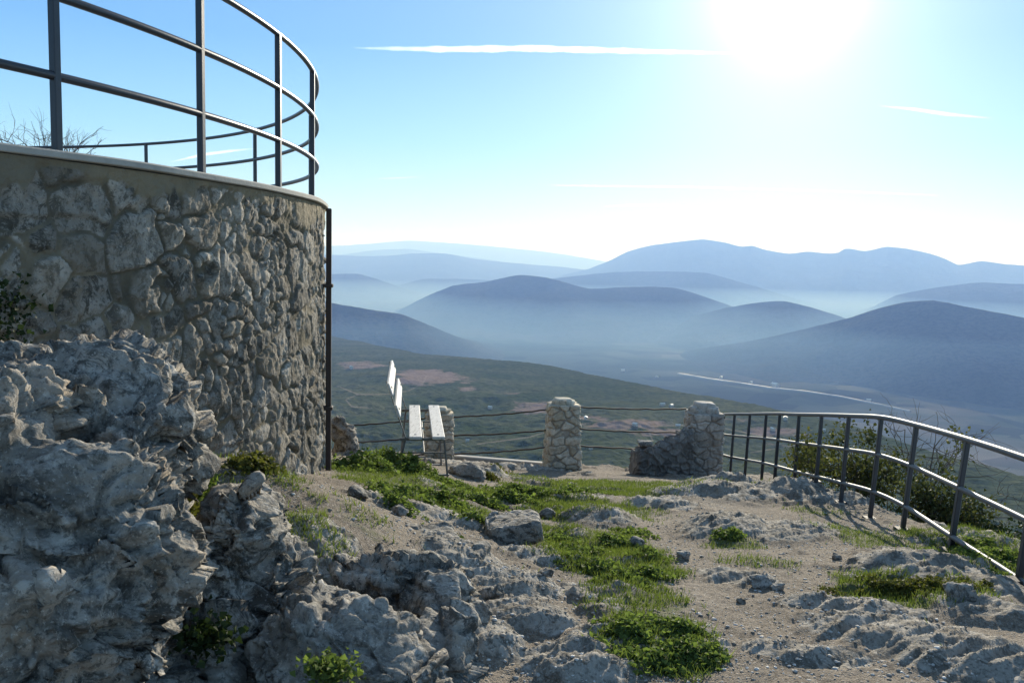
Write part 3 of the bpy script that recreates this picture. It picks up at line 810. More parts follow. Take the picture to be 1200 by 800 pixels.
WEED = mat_leaf('weed_leaf', (.075, .105, .03), (.22, .275, .075), .5)
SHRUBL = mat_leaf('olive_shrub_leaf', (.030, .040, .016), (.14, .14, .055), .4)
DARKL = mat_leaf('dark_evergreen_leaf', (.012, .022, .008), (.045, .065, .022), .25)
MOSSL = mat_leaf('yellow_moss_leaf', (.07, .075, .02), (.17, .16, .04), .4)
GRASSM = mat_leaf('grass_blade', (.065, .095, .022), (.20, .23, .06), .5)
TWIG = mat_simple('bare_twig', (.085, .068, .055), .9, var=.3, scale=20)

def weed_patch(name, spots, n, size, hgt, seed, label, mat=WEED, cat='weeds', group=None):
    """spots: list of (u, v, rx, ry) ellipses on the ground"""
    rg = np.random.default_rng(seed); X, Y, Hh = [], [], []
    for (u, v, rx, ry) in spots:
        g = G(u, v); k = int(1.5 * n / len(spots))
        # plants in the patch, each a rosette mound
        npl = max(5, k // 40)
        a = rg.random(npl) * 6.283; q = np.abs(rg.normal(0, .55, npl)); px = g[0] + rx * q * np.cos(a); py = g[1] + ry * q * np.sin(a)
        pr = rg.uniform(.05, .13, npl) * (hgt / .12) ** .5; ph = rg.uniform(.25, 1.1, npl) * np.clip(1.0 - .45 * q, .25, 1)
        w = rg.integers(0, npl, k); a2 = rg.random(k) * 6.283; q2 = np.sqrt(rg.random(k))
        X.append(px[w] + pr[w] * q2 * np.cos(a2)); Y.append(py[w] + pr[w] * q2 * np.sin(a2)); Hh.append(hgt * ph[w] * (1 - q2 ** 2 * .8) * rg.uniform(.35, 1.1, k))
    X, Y, Hh = map(np.concatenate, (X, Y, Hh)); z = gz(X, Y)
    pos = np.c_[X, Y, z + Hh + .005]; nn = rg.normal(size=(len(X), 3)) * .55 + np.array([0, 0, 1.0])
    sz = .78 * size * rg.uniform(.5, 1.25, len(X)); V, Fc = leaf_cloud(pos, nn, sz, rg)
    # stems
    k = len(X) // 4; o = len(V); st = np.c_[X[:k], Y[:k], z[:k]]; tp = pos[:k]; w = np.array([.002, 0, 0])
    V2 = np.stack([st - w, st + w, tp], 1).reshape(-1, 3); F2 = o + np.arange(3 * k).reshape(-1, 3)
    tone = np.concatenate([np.repeat(np.clip(rg.normal(.5, .27, len(X)), 0, 1), 4), np.full(3 * k, .4)])
    V = np.vstack([V, V2]); c = V.mean(0)
    return mk(name, V, np.vstack([Fc, F2]), mat, label=label, cat=cat, group=group, loc=(c[0], c[1], V[:, 2].min()), attrs={'tone': tone})

GW = 'green weed clumps on the slope'
weed_patch('weed_clump', [(428, 548, .30, .45), (456, 545, .32, .5), (484, 552, .25, .35)], 6000, .05, .20, 1, 'lush bright green weeds growing thick under the bench', group=GW)
weed_patch('weed_clump', [(515, 566, .25, .25), (535, 572, .2, .2)], 1600, .04, .08, 17, 'low green weeds round the near front leg of the bench', group=GW)
weed_patch('weed_clump', [(475, 588, .3, .22), (520, 590, .3, .22), (565, 592, .3, .2), (595, 590, .2, .2)], 4200, .045, .12, 2, 'low green strip of weeds just downhill of the bench', group=GW)
weed_patch('weed_clump', [(632, 582, .3, .3), (664, 580, .35, .3), (600, 578, .2, .2)], 3200, .045, .11, 3, 'green clump in front of the lone pillar shadow', group=GW)
weed_patch('weed_clump', [(648, 632, .2, .3), (680, 650, .2, .25), (715, 640, .2, .3), (740, 625, .18, .35), (760, 655, .12, .3)], 3800, .034, .055, 4, 'long trail of weeds running beside the path right of the oblong block', group=GW)
weed_patch('weed_clump', [(728, 688, .16, .12), (700, 668, .15, .12), (755, 676, .12, .12)], 1800, .036, .07, 5, 'small weed clump in the middle of the bare slope', group=GW)
weed_patch('weed_clump', [(762, 740, .14, .14), (800, 770, .18, .12), (760, 785, .2, .12), (735, 760, .16, .12), (785, 745, .16, .12)], 4600, .032, .045, 6, 'dense green mat of weeds at the bottom edge of the photo', group=GW)
weed_patch('weed_clump', [(268, 535, .12, .12), (240, 532, .1, .1)], 700, .045, .22, 8, 'dark leafy weed against the foot of the curved wall', mat=DARKL, group=GW)
weed_patch('weed_clump', [(292, 548, .10, .12), (312, 552, .1, .08)], 520, .04, .10, 9, 'yellowish leaves by the wall foot left of the drainpipe', mat=MOSSL, group=GW)
weed_patch('weed_clump', [(520, 632, .15, .12), (555, 620, .12, .12), (470, 600, .1, .1)], 1000, .036, .08, 10, 'thin weeds between the oblong block and the flat topped block', group=GW)
weed_patch('weed_clump', [(1062, 695, .40, .16)], 3000, .03, .05, 11, 'yellow green tuft at the foot of the outcrop below the railing', mat=MOSSL, group=GW)
weed_patch('weed_clump', [(1140, 655, .26, .55)], 3200, .034, .07, 12, 'sunlit green growth on the outer side of the railing', group=GW)
weed_patch('weed_clump', [(936, 568, .25, .25)], 1400, .04, .10, 13, 'clump of weeds on the mound under the far railing', mat=MOSSL, group=GW)
weed_patch('weed_clump', [(856, 635, .12, .12)], 900, .032, .06, 14, 'sparse weeds on the grey rock in the path', group=GW)
weed_patch('weed_clump', [(582, 558, .2, .2), (572, 562, .15, .12)], 700, .04, .12, 15, 'grey green tuft between the bench and the lone pillar', mat=MOSSL, group=GW)

def shrub(name, base, rad, n, size, seed, label, mat, dead=0):
    """a bush: stems fanned from the base and leaves in clusters near the stem ends"""
    rg = np.random.default_rng(seed); base = np.array(base); root = empty(name, base, label, 'bush', None)
    mb = MB(); ends = []
    def grow(p, d, ln, r, lev):
        q = p; pts = [p]
        for _ in range(4):
            d = d + rg.normal(size=3) * .22 + np.array([0, 0, .06]); d /= np.linalg.norm(d); q = q + d * ln / 4; pts.append(q)
        mb.tube(pts, [r * (1 - .5 * k / 4) for k in range(5)], 4, cap=False); 
        if lev == 0: ends.append(q); ends.append(pts[2]); return
        for k in range(rg.integers(2, 4)):
            grow(pts[rg.integers(2, 5)], d + rg.normal(size=3) * .6, ln * rg.uniform(.5, .8), r * .6, lev - 1)
    for k in range(9):
        a = rg.random() * 6.283; e = rg.uniform(.25, .9)
        d = np.array([math.cos(a) * e * rad[0], math.sin(a) * e * rad[1], rad[2] * rg.uniform(.7, 1.1)]); ln = np.linalg.norm(d) * .55
        grow(base + np.array([math.cos(a), math.sin(a), 0]) * .06, d / np.linalg.norm(d), ln * (1 if n else 1.25), .013, 2 if n else 3)
    mb.build('stems', TWIG, parent=root)
    if n:
        E = np.array(ends); w = rg.integers(0, len(E), n)
        pos = E[w] + rg.normal(size=(n, 3)) * .075 * np.array([1, 1, .9])
        pos[:, 2] = np.maximum(pos[:, 2], base[2] + .02)
        nn = rg.normal(size=(n, 3)) + np.array([0, 0, .5]); V, Fc = leaf_cloud(pos, nn, size * rg.uniform(.5, 1.2, n), rg)
        tw = np.clip(rg.normal(.45, .2, len(E))[w] + rg.normal(0, .15, n), 0, 1)
        mk('foliage', V, Fc, mat, parent=root, attrs={'tone': np.repeat(tw, 4)})
    return root

def on_ground(x, y): return (x, y, gz1(x, y) - .03)
s1 = P(985, 575, 10.9); s2 = P(1085, 600, 9.7); s3 = P(1140, 630, 9.0); s4 = P(935, 560, 12.6); s5 = P(1050, 560, 11.2)
shrub('shrub', on_ground(s1[0] + .15, s1[1]), (.5, .5, 1.0), 3000, .045, 51, 'olive leaved bush behind the railing left of the bare twiggy one', SHRUBL)
shrub('shrub', on_ground(s2[0] + .15, s2[1]), (.55, .5, 1.15), 3600, .045, 52, 'large dark green bush in the middle of the row beyond the railing', SHRUBL)
shrub('shrub', on_ground(s3[0] + .1, s3[1]), (.5, .4, .75), 2600, .04, 53, 'low dark bush at the right hand end of the bushes past the railing', DARKL)
shrub('shrub', on_ground(s4[0] + .2, s4[1]), (.35, .35, .75), 1300, .045, 54, 'small yellowish bush farthest along behind the railing', MOSSL)
shrub('dry_bush', on_ground(s5[0] + .1, s5[1]), (.7, .5, 1.75), 0, .04, 55, 'bare grey twiggy bush sticking up above the top rail', SHRUBL)
b1 = P(-38, 356, 3.85); shrub('shrub', (b1[0], b1[1], b1[2] - .2), (.14, .16, .24), 4200, .026, 56, 'dark evergreen bush growing from the wall above the huge outcrop', DARKL)
pl = G(215, 600)
def cranny(u, v, d, r, n, seed, label, mat, size=.032):
    rg = np.random.default_rng(seed); c = P(u, v, d)
    pos = c + rg.normal(size=(n, 3)) * np.array(r); nn = rg.normal(size=(n, 3)) + np.array([0, -.2, .8]); V, Fc = leaf_cloud(pos, nn, size * rg.uniform(.5, 1.2, n), rg)
    o = len(V); rt = np.repeat((c - np.array([0, 0, r[2] * 1.5]))[None], n, 0); w = np.array([.0015, 0, 0])
    V = np.vstack([V, np.stack([rt - w, rt + w, pos], 1).reshape(-1, 3)]); Fc = np.vstack([Fc, o + np.arange(3 * n).reshape(-1, 3)])
    mk('weed_clump', V, Fc, mat, label=label, cat='weeds', group='weeds in rock crannies', loc=(c[0], c[1], V[:, 2].min()), attrs={'tone': np.append(np.repeat(np.clip(rg.normal(.45, .25, n), 0, 1), 4), np.full(3 * n, .4))})
cranny(386, 784, 2.95, (.045, .03, .022), 420, 60, 'few bright leaves sprouting in front of the low rounded boulder', WEED, .024)
cranny(213, 600, 3.75, (.035, .05, .05), 500, 61, 'olive cushion plant in the cleft between the huge outcrop and tall boulder', MOSSL)
cranny(232, 572, 4.1, (.04, .06, .03), 350, 62, 'green sprig higher up behind the cleft of the huge outcrop', WEED)
cranny(355, 655, 4.5, (.06, .06, .025), 500, 63, 'greyish mat of leaves in the hollow behind the tall boulder', DARKL)
cranny(240, 745, 3.05, (.05, .05, .03), 260, 64, 'dark moss at the bottom of the gap by the tall boulder', DARKL)

def bare_tree():
    rg = np.random.default_rng(91); base = P(72, 200, 22.0); gx, gy = base[0], base[1]; z0 = gz1(gx, gy); top = 4.9
    root = empty('bare_tree', (gx, gy, z0), 'leafless thin branched tree rising behind the terrace', 'tree')
    tr = MB(); br = MB(); H = 3.1 - z0
    pts = [np.array([gx + .04 * math.sin(k), gy, z0 + H * k / 6]) for k in range(7)]; tr.tube(pts, [.10 - .006 * k for k in range(7)], 8); tr.build('trunk', TWIG, parent=root, smooth=True)
    def grow(p, d, ln, r, lev):
        q = p; pp = [p]
        for _ in range(4):
            d = d + rg.normal(size=3) * .16 + np.array([0, 0, .04]); d /= np.linalg.norm(d); q = q + d * ln / 4; pp.append(q)
        br.tube(pp, [r * (1 - .5 * k / 4) for k in range(5)], 4, cap=False)
        if lev == 0: return
        for k in range(rg.integers(3, 5)): grow(pp[rg.integers(1, 5)], d + rg.normal(size=3) * .55, ln * rg.uniform(.5, .8), r * .55, lev - 1)
    for k in range(8):
        a = rg.random() * 6.283; grow(pts[-1], np.array([math.cos(a) * .75, math.sin(a) * .75, .8]), 1.05, .024, 3)
    br.build('branches', TWIG, parent=root)
bare_tree()

def build_grass():
    rg = np.random.default_rng(71); X, Y = [], []
    for (cx, cy, rx, ry, s) in TURF:
        k = int(12000 * rx * ry * s / max(1, cy / 6)) + 200; a = rg.random(k) * 6.283; q = np.sqrt(rg.random(k)) * 1.1; X.append(cx + rx * q * np.cos(a)); Y.append(cy + ry * q * np.sin(a))
    k = 5000; y = 2 + 13 * rg.random(k); X.append((rg.random(k) - .5) * (y * 1.1)); Y.append(y)
    X, Y = np.concatenate(X), np.concatenate(Y)
    z, rr, tf = ground_full(X, Y); k = (tf + .7 * fbm(np.c_[X * 3, Y * 3, X * 0 + 5], 3) > .38) | (rg.random(len(X)) < .03); k &= (np.hypot(X - TC[0], Y - TC[1]) > RW + .05) & (Y < 16.3) & (X < 5.0)
    X, Y, z = X[k], Y[k], z[k]; n = len(X); h = rg.uniform(.015, .055, n); w = rg.uniform(.002, .004, n) * np.maximum(1, Y / 7)
    a = rg.random(n) * 6.283; t = np.c_[np.cos(a), np.sin(a), 0 * a] * w[:, None]; base = np.c_[X, Y, z - .003]
    lean = rg.normal(size=(n, 3)) * .45 * h[:, None]; lean[:, 2] = h
    V = np.stack([base - t, base + t, base + lean], 1).reshape(-1, 3)
    mk('grass', V, np.arange(3 * n).reshape(-1, 3), GRASSM, kind='stuff', label='short yellow green grass between the rocks', attrs={'tone': np.repeat(np.clip(rg.normal(.5, .25, n), 0, 1), 3)})
build_grass()

# ------------------------------------------------------------------ distant land
FLOOR = -520.0
def mat_land(name, a, b, s, extra=None):
    m, nt, out = new_mat(name); N = NT(nt); v = N.pos()
    c = N.mix(N.ramp(N.noise(v, s, 8, .65), [(.35, 0.0), (.65, 1.0)]), a, b)
    c = N.mix(N.ramp(N.noise(v, s * 14, 5, .7), [(.45, 0.0), (.62, .7)]), c, tuple(x * .45 for x in a))
    if extra:
        q = N.ramp(N.math('ADD', N.math('MULTIPLY', N.attr('scar'), .80), N.math('MULTIPLY', N.math('SUBTRACT', N.noise(v, .012, 9, .72), .5), 2.2)), [(.50, 0.0), (.66, .85)])
        c = N.mix(q, c, N.mix(N.noise(v, .035, 7, .7), (.14, .095, .075), (.38, .28, .22)))
        c = N.mix(N.ramp(N.attr('track'), [(.3, 0.0), (.8, .8)]), c, (.30, .24, .185))
    N.bsdf(out, c, .95, N.bump(N.noise(v, s * 10, 6, .7), .8, .6 / s * .06), spec=0.0)
    return m

def polar(az, D, z):
    return np.c_[np.sin(az) * D, np.cos(az) * D, z]

def pix_az_el(u, v):
    r = ray(u, v); return math.atan2(r[0], r[1]), r[2] / math.hypot(r[0], r[1])

def build_hillside():
    cr = [(300, 372), (350, 386), (390, 394), (430, 402), (490, 414), (560, 420), (620, 425), (660, 432), (700, 440), (780, 456), (860, 470), (930, 487), (1000, 502), (1100, 530), (1200, 562), (1400, 640)]
    ae = np.array([pix_az_el(u, v) for u, v in cr])
    az = np.radians(np.linspace(-36, 36, 900))
    el = np.interp(az, ae[:, 0], ae[:, 1])
    el = el + .0009 * fbm(np.c_[az * 60, az * 0, az * 0 + 3], 4)
    tn = np.concatenate([np.linspace(0, 1, 420), 1 + np.linspace(0.004, 1, 60)])
    def zplane(D): return np.where(D < 550, -.30 * D - 16 * sstep(170, 45, D), -165 - (D - 550) * .055)
    # crest distance: zplane(D)+... = el*D
    Dc = np.array([brentish(e, zplane) for e in el])
    A, T = np.meshgrid(az, tn); DC = np.meshgrid(Dc, tn)[0]
    # front: from 30 m to crest, spaced in screen angle beyond 550 m
    d0 = 40.0
    t1 = np.clip(T, 0, 1)
    inv = 1 / np.minimum(540, DC * .6) + (1 / DC - 1 / np.minimum(540, DC * .6)) * np.clip((t1 - .12) / .88, 0, 1)
    D = np.where(t1 < .12, d0 + (np.minimum(540, DC * .6) - d0) * t1 / .12, 1 / inv)
    D = np.where(T > 1, DC + (T - 1) * 1400, D)
    Z = zplane(np.minimum(D, DC)) - np.where(T > 1, (T - 1) * 520 * (T - 1) ** .3, 0)
    x, y = (np.sin(A) * D).ravel(), (np.cos(A) * D).ravel()
    w = np.clip(1 - np.abs(T - 1) * 4, 0, 1)
    nz = fbm(np.c_[x / 260, y / 260, x * 0 + 2], 6, .55).reshape(D.shape)
    rg2 = ridged(np.c_[x / 420, y / 420, x * 0 + 7], 4).reshape(D.shape) - .6
    amp = np.clip(D / 700, .1, 1.0) * (1 - .85 * w)
    Z = Z + amp * (26 * nz + 16 * rg2)
    Z = Z + fbm(np.c_[x / 14, y / 14, x * 0 + 2], 3).reshape(D.shape) * 2.2 * np.clip(D / 600, .1, 1)
    Z = np.maximum(Z, FLOOR - 20)
    # bare quarry scars and tracks as seen down the slope
    rx, ry, rz = x, y, Z.ravel() - CAM[2]
    fwd = rx * FW[0] + ry * FW[1] + rz * FW[2]; U = 600 + F_PX * (rx * RT[0] + ry * RT[1] + rz * RT[2]) / fwd; Vv = 400 - F_PX * (rx * UP[0] + ry * UP[1] + rz * UP[2]) / fwd
    scar = np.zeros_like(U)
    for (cu, cv, ru, rv, s) in [(500, 443, 58, 14, 1), (545, 452, 20, 9, .8), (425, 428, 45, 9, .8), (640, 478, 75, 13, .9), (735, 498, 70, 10, .85), (780, 507, 60, 9, .9), (690, 492, 40, 8, .8), (900, 505, 60, 9, .9),
                             (960, 512, 55, 8, .8), (600, 466, 40, 8, .6), (860, 492, 40, 5, .7), (915, 520, 50, 7, .7), (1010, 508, 30, 5, .6), (500, 470, 50, 7, .5), (760, 475, 25, 3, .5)]:
        scar = np.maximum(scar, s * sstep(1.3, .3, np.sqrt(((U - cu) / ru) ** 2 + ((Vv - cv) / rv) ** 2)))
    track = np.zeros_like(U)
    for pl in [[(395, 452), (420, 462), (450, 462), (478, 458), (495, 450), (500, 440)], [(420, 462), (405, 468), (412, 476), (435, 478)], [(640, 480), (690, 492), (740, 500), (800, 498)], [(760, 505), (765, 516), (758, 524)],
               [(840, 500), (900, 512), (950, 508)], [(880, 530), (930, 522), (945, 515), (920, 508)], [(560, 520), (620, 512), (660, 500)]]:
        for (a, bq) in zip(pl[:-1], pl[1:]):
            dx, dy = bq[0] - a[0], bq[1] - a[1]; t = np.clip(((U - a[0]) * dx + (Vv - a[1]) * dy) / (dx * dx + dy * dy), 0, 1)
            dd = np.hypot((U - a[0] - t * dx) * .7, Vv - a[1] - t * dy); track = np.maximum(track, sstep(1.5, .4, dd) * .62)
    back = (T > 1).ravel(); scar[back] = 0; track[back] = 0
    mk('hillside', np.c_[x, y, Z.ravel()], grid_faces(len(tn), len(az))[:, ::-1], mat_land('maquis_hillside', (.055, .073, .030), (.118, .120, .064), .006, True), smooth=True, kind='structure', attrs={'scar': scar, 'track': track})
    return U, Vv, np.c_[x, y, Z.ravel()], back

def brentish(e, zp):
    lo, hi = 420.0, 4200.0
    f = lambda D: float(zp(np.array(D))) - (1.65 + e * D)
    # beyond 550 m the plane rises in angle; find where its angle equals e
    if f(hi) < 0: return hi
    if f(lo) > 0: return lo
    for _ in range(50):
        m = (lo + hi) / 2
        if f(m) > 0: hi = m
        else: lo = m
    return (lo + hi) / 2

HU, HV, HP, HB = build_hillside()

def ridge(name, pts, D, W, a, b, seed, label=None, rough=1.0, n=520, m=71, pw=1.25):
    us = np.array([p[0] for p in pts], float); vs = np.array([p[1] for p in pts], float)
    uu = np.linspace(us[0], us[-1], n); vv = .5 * interp(uu, us, vs) + .5 * np.interp(uu, us, vs)
    vv = vv + rough * (.7 * fbm(np.c_[uu / 26, uu * 0, uu * 0 + seed + .37], 6, .68) - .5 * (ridged(np.c_[uu / 40, uu * 0 + 3.3, uu * 0 + seed + .61], 4, .6) - .62))
    ae = np.array([pix_az_el(u, v) for u, v in zip(uu, vv)]); az, el = ae[:, 0], ae[:, 1]
    Dd = D * (1 + .10 * fbm(np.c_[az * 6, az * 0, az * 0 + seed * 3.3], 3))
    zc = CAM[2] + el * Dd
    fr = np.linspace(0, 1, n); tp = sstep(0, .10, fr) * sstep(1, .90, fr); zc = np.where(zc > FLOOR, FLOOR + (zc - FLOOR) * tp, zc)
    s = np.linspace(-1, 1, m)
    A, S = np.meshgrid(az, s); DD = np.meshgrid(Dd, s)[0]; ZC = np.meshgrid(zc, s)[0]
    dist = DD + S * W
    t = np.abs(S)
    Z = FLOOR - 17 + (ZC - FLOOR + 17) * (.25 * (.5 + .5 * np.cos(math.pi * t)) + .75 * (1 - t) ** pw)
    x, y = (np.sin(A) * dist).ravel(), (np.cos(A) * dist).ravel()
    lam = W * .42
    g = ridged(np.c_[x / lam, y / lam, x * 0 + seed * 1.7], 5, .55).reshape(A.shape) - .62
    hgt = np.maximum(ZC - FLOOR, 0)
    Z = Z + g * hgt * .22 * np.sqrt(t) * (1 - t) ** .7 * 1.6
    mk(name, np.c_[x, y, Z.ravel()], grid_faces(m, n)[:, ::-1], mat_land(name + '_scrub', a, b, 1.2 / W * 3), smooth=True, kind='structure', label=label)

GA, GB = (.034, .042, .022), (.07, .066, .042)
ridge('hill', [(270, 335), (330, 345), (390, 355), (430, 362), (470, 368), (520, 388), (560, 405), (600, 418), (660, 436)], 4600, 1250, GA, GB, 1, 1.1)
ridge('hill', [(690, 450), (735, 431), (800, 415), (900, 395), (1000, 371), (1030, 361), (1060, 354), (1095, 352), (1130, 359), (1200, 372), (1300, 395), (1400, 420)], 4800, 1050, GA, GB, 2, 1.3)
ridge('hill', [(380, 425), (430, 400), (470, 363), (530, 335), (570, 330), (610, 322), (640, 325), (690, 338), (740, 336), (790, 337), (850, 356), (900, 376), (960, 410)], 7300, 1900, GA, GB, 3, 1.1)
ridge('hill', [(690, 415), (760, 386), (850, 361), (890, 354), (920, 353), (950, 360), (980, 369), (1030, 390)], 6500, 1700, GA, GB, 4, 1.1)
ridge('hill', [(960, 385), (1010, 366), (1050, 346), (1090, 338), (1150, 331), (1200, 333), (1300, 329), (1400, 340)], 9800, 2600, GA, GB, 5, 1.5)
ridge('hill', [(570, 340), (650, 326), (720, 319), (790, 318), (830, 320), (870, 331), (920, 346), (970, 362)], 11500, 2600, GA, GB, 6, 1.3)
ridge('hill', [(250, 318), (330, 318), (390, 321), (420, 321), (460, 333), (510, 350), (560, 362)], 11500, 2300, GA, GB, 7, 1.5)
ridge('hill', [(420, 352), (464, 335), (495, 327), (548, 327), (590, 330), (640, 340), (690, 352)], 13500, 2500, GA, GB, 8, 1.5)
ridge('mountain', [(590, 340), (640, 326), (690, 315), (715, 305), (735, 295), (760, 288), (790, 284), (825, 280.5), (850, 284), (870, 289), (882, 288), (895, 292), (925, 297), (945, 295), (983, 295.5), (989, 292), (1015, 294), (1040, 289), (1060, 291), (1090, 297), (1108, 303), (1122, 310), (1150, 306), (1175, 309), (1200, 311), (1260, 319), (1380, 335)], 17500, 4200, GA, GB, 9, 9.0, n=900)
ridge('mountain', [(200, 303), (300, 301), (390, 299), (450, 300), (485, 297), (520, 297), (560, 304), (600, 308), (660, 313), (720, 320), (780, 330)], 21000, 4500, GA, GB, 10, .9)
ridge('mountain', [(250, 299), (350, 296), (400, 298), (440, 293), (480, 292), (510, 296), (560, 302), (620, 312)], 29000, 4800, GA, GB, 11, .8)
ridge('mountain', [(150, 294), (300, 290), (390, 288), (430, 286), (450, 284), (480, 282), (520, 284), (580, 289), (640, 295), (690, 303), (740, 312), (800, 320)], 39000, 6000, GA, GB, 12, 2.0)

def build_valley():
    az = np.radians(np.linspace(-62, 62, 260)); r = np.exp(np.linspace(math.log(60), math.log(58000), 260))
    A, Rr = np.meshgrid(az, r); x, y = (np.sin(A) * Rr).ravel(), (np.cos(A) * Rr).ravel()
    z = FLOOR + 14 * fbm(np.c_[x / 1500, y / 1500, x * 0], 4)
    m, nt, out = new_mat('valley_fields'); N = NT(nt); v = N.pos()
    c = N.ramp(N.noise(v, .0011, 9, .62), [(.34, (.03, .04, .02)), (.5, (.06, .068, .04)), (.66, (.14, .12, .085))])
    f = N.vor(v, .006, 'F1', 'Color'); sp = N.n('ShaderNodeSeparateColor'); N.link(f, sp.inputs[0])
    c = N.mix(1.0, c, N.ramp(sp.outputs[0], [(0, .55), (1, 1.3)]), 'MULTIPLY')
    N.bsdf(out, c, .95, spec=0.0)
    mk('valley', np.c_[x, y, z], grid_faces(260, 260)[:, ::-1], m, smooth=True, kind='structure')
build_valley()

def floor_z(x, y): return FLOOR + 14 * fbm(np.c_[x / 1500, y / 1500, x * 0], 4)

def floor_hit(u, v, z=FLOOR):
    r = ray(u, v); p = CAM
    for _ in range(6):
        p = CAM + r * ((z - CAM[2]) / r[2]); z = float(floor_z(p[None, 0], p[None, 1])[0])
    return p

def build_road():
    pts = [(795, 438), (830, 444), (860, 448), (905, 455), (945, 459), (985, 465), (1030, 474), (1070, 483)]
    C = [floor_hit(u, v) for u, v in pts]; D = []
    for a, b in zip(C[:-1], C[1:]):
        for k in range(12): D.append(a + (b - a) * k / 12)
    D = np.array(D); D[:, 2] = floor_z(D[:, 0], D[:, 1]) + 4.0
    T = np.gradient(D, axis=0); T /= np.linalg.norm(T, axis=1)[:, None]; Nn = np.c_[-T[:, 1], T[:, 0], T[:, 0] * 0]
    w = np.interp(np.arange(len(D)), [0, 45, len(D)], [8, 6, 1.5]) * (1 + .5 * np.array([math.sin(i * .7) * math.sin(i * .31) for i in range(len(D))]))
    L = D + Nn * w[:, None]; Rr = D - Nn * w[:, None]
    LL = L + Nn * 3 - [0, 0, 6]; RL = Rr - Nn * 3 - [0, 0, 6]
    V = np.stack([LL, L, Rr, RL], 1).reshape(-1, 3)
    mk('road', V, grid_faces(len(D), 4)[:, ::-1], mat_simple('pale_dusty_road', (.33, .315, .29), .8, var=.15, scale=.01), kind='structure')
build_road()

def house(p, s, rot, label, group, mat, rmat):
    p = np.array(p); root = empty('house', p, label, 'house', group)
    w, d, h, rf = 7 * s, 11 * s, 5 * s, 1.8 * s; c, sn = math.cos(rot), math.sin(rot)
    def T(V): V = np.array(V, float); return np.c_[V[:, 0] * c - V[:, 1] * sn, V[:, 0] * sn + V[:, 1] * c, V[:, 2]] + p
    V = [(-w / 2, -d / 2, -3 * s), (w / 2, -d / 2, -3 * s), (w / 2, d / 2, -3 * s), (-w / 2, d / 2, -3 * s), (-w / 2, -d / 2, h), (w / 2, -d / 2, h), (w / 2, d / 2, h), (-w / 2, d / 2, h), (0, -d / 2, h + rf), (0, d / 2, h + rf)]
    mk('walls', T(V), [(0, 1, 5, 8, 4), (1, 2, 6, 5), (2, 3, 7, 9, 6), (3, 0, 4, 7)], mat, parent=root)
    o = .5 * s; e = .3 * s
    V = [(-w / 2 - o, -d / 2 - o, h - e + .3), (0, -d / 2 - o, h + rf + .3), (0, d / 2 + o, h + rf + .3), (-w / 2 - o, d / 2 + o, h - e + .3), (w / 2 + o, -d / 2 - o, h - e + .3), (w / 2 + o, d / 2 + o, h - e + .3)]
    V += [(x, y, z - .3) for x, y, z in V]
    mk('roof', T(V), [(0, 1, 2, 3), (1, 4, 5, 2), (6, 9, 8, 7), (7, 8, 11, 10), (0, 6, 7, 1), (1, 7, 10, 4), (3, 2, 8, 9), (2, 5, 11, 8), (0, 3, 9, 6), (4, 10, 11, 5)], rmat, parent=root)

WH = mat_simple('whitewash', (.60, .49, .37), .5, var=.08, scale=.3); RF = mat_simple('pale_roof', (.70, .62, .52), .55, var=.2, scale=.4)
vis = ~HB
for i, (u, v, s, lab) in enumerate([(412, 431, .9, 'cream house among scrub right of the drainpipe'), (574, 478, .5, 'pale house by the reddish scar behind the middle fence bars'), (776, 475, .6, 'white house just above the top bar near the tallest pillar'), (786, 476, .6, 'second white house just above the top bar near the tallest pillar'),
                              (687, 491, .5, 'tiny white building right beside the lone pillar'), (744, 499, .5, 'pale shed in the reddish ground between the two pillars'), (795, 500, .5, 'low white shed touching the tallest pillar in view'), (692, 526, .3, 'small white hut below the lowest bar'), (920, 492, .7, 'long white building behind the far railing posts'),
                              (905, 504, .5, 'pale building in the quarry behind the railing'), (965, 505, .5, 'white house seen above the middle rail'), (548, 517, .3, 'tiny white hut between bench and lone pillar'), (408, 560, .5, None)]):
    if lab is None: continue
    k = np.argmin(np.where(vis, (HU - u) ** 2 + (HV - v) ** 2, 1e9)); house(HP[k], s, .4 + i * .7, lab, 'houses on the hillside below', WH, RF)
for i, (u, v, s, lab) in enumerate([(908, 453, 2.6, 'tall white works building by the valley road'), (730, 435, 1.6, 'white speck of a house at the foot of the middle hill'), (845, 443, 1.5, 'white building at the road bend below the right hill'), (770, 442, 1.2, 'white farm left of the road in the valley'), (1018, 470, 1.4, 'small farm beside the road under the dark right hill'), (880, 449, 1.4, 'low white shed beside the works building')]):
    house(floor_hit(u, v), s, .5 + i, lab, 'farms in the valley', WH, RF)

# ------------------------------------------------------------------ clouds (thin volumes, high above the haze)
def cloud_mat(name, dens):
    m, nt, out = new_mat(name); v = nt.nodes.new('ShaderNodeVolumePrincipled')
    v.inputs['Density'].default_value = dens; v.inputs['Color'].default_value = (1, 1, 1, 1); v.inputs['Anisotropy'].default_value = .55; v.inputs['Absorption Color'].default_value = (1, 1, 1, 1)
    nt.links.new(v.outputs[0], out.inputs['Volume']); return m

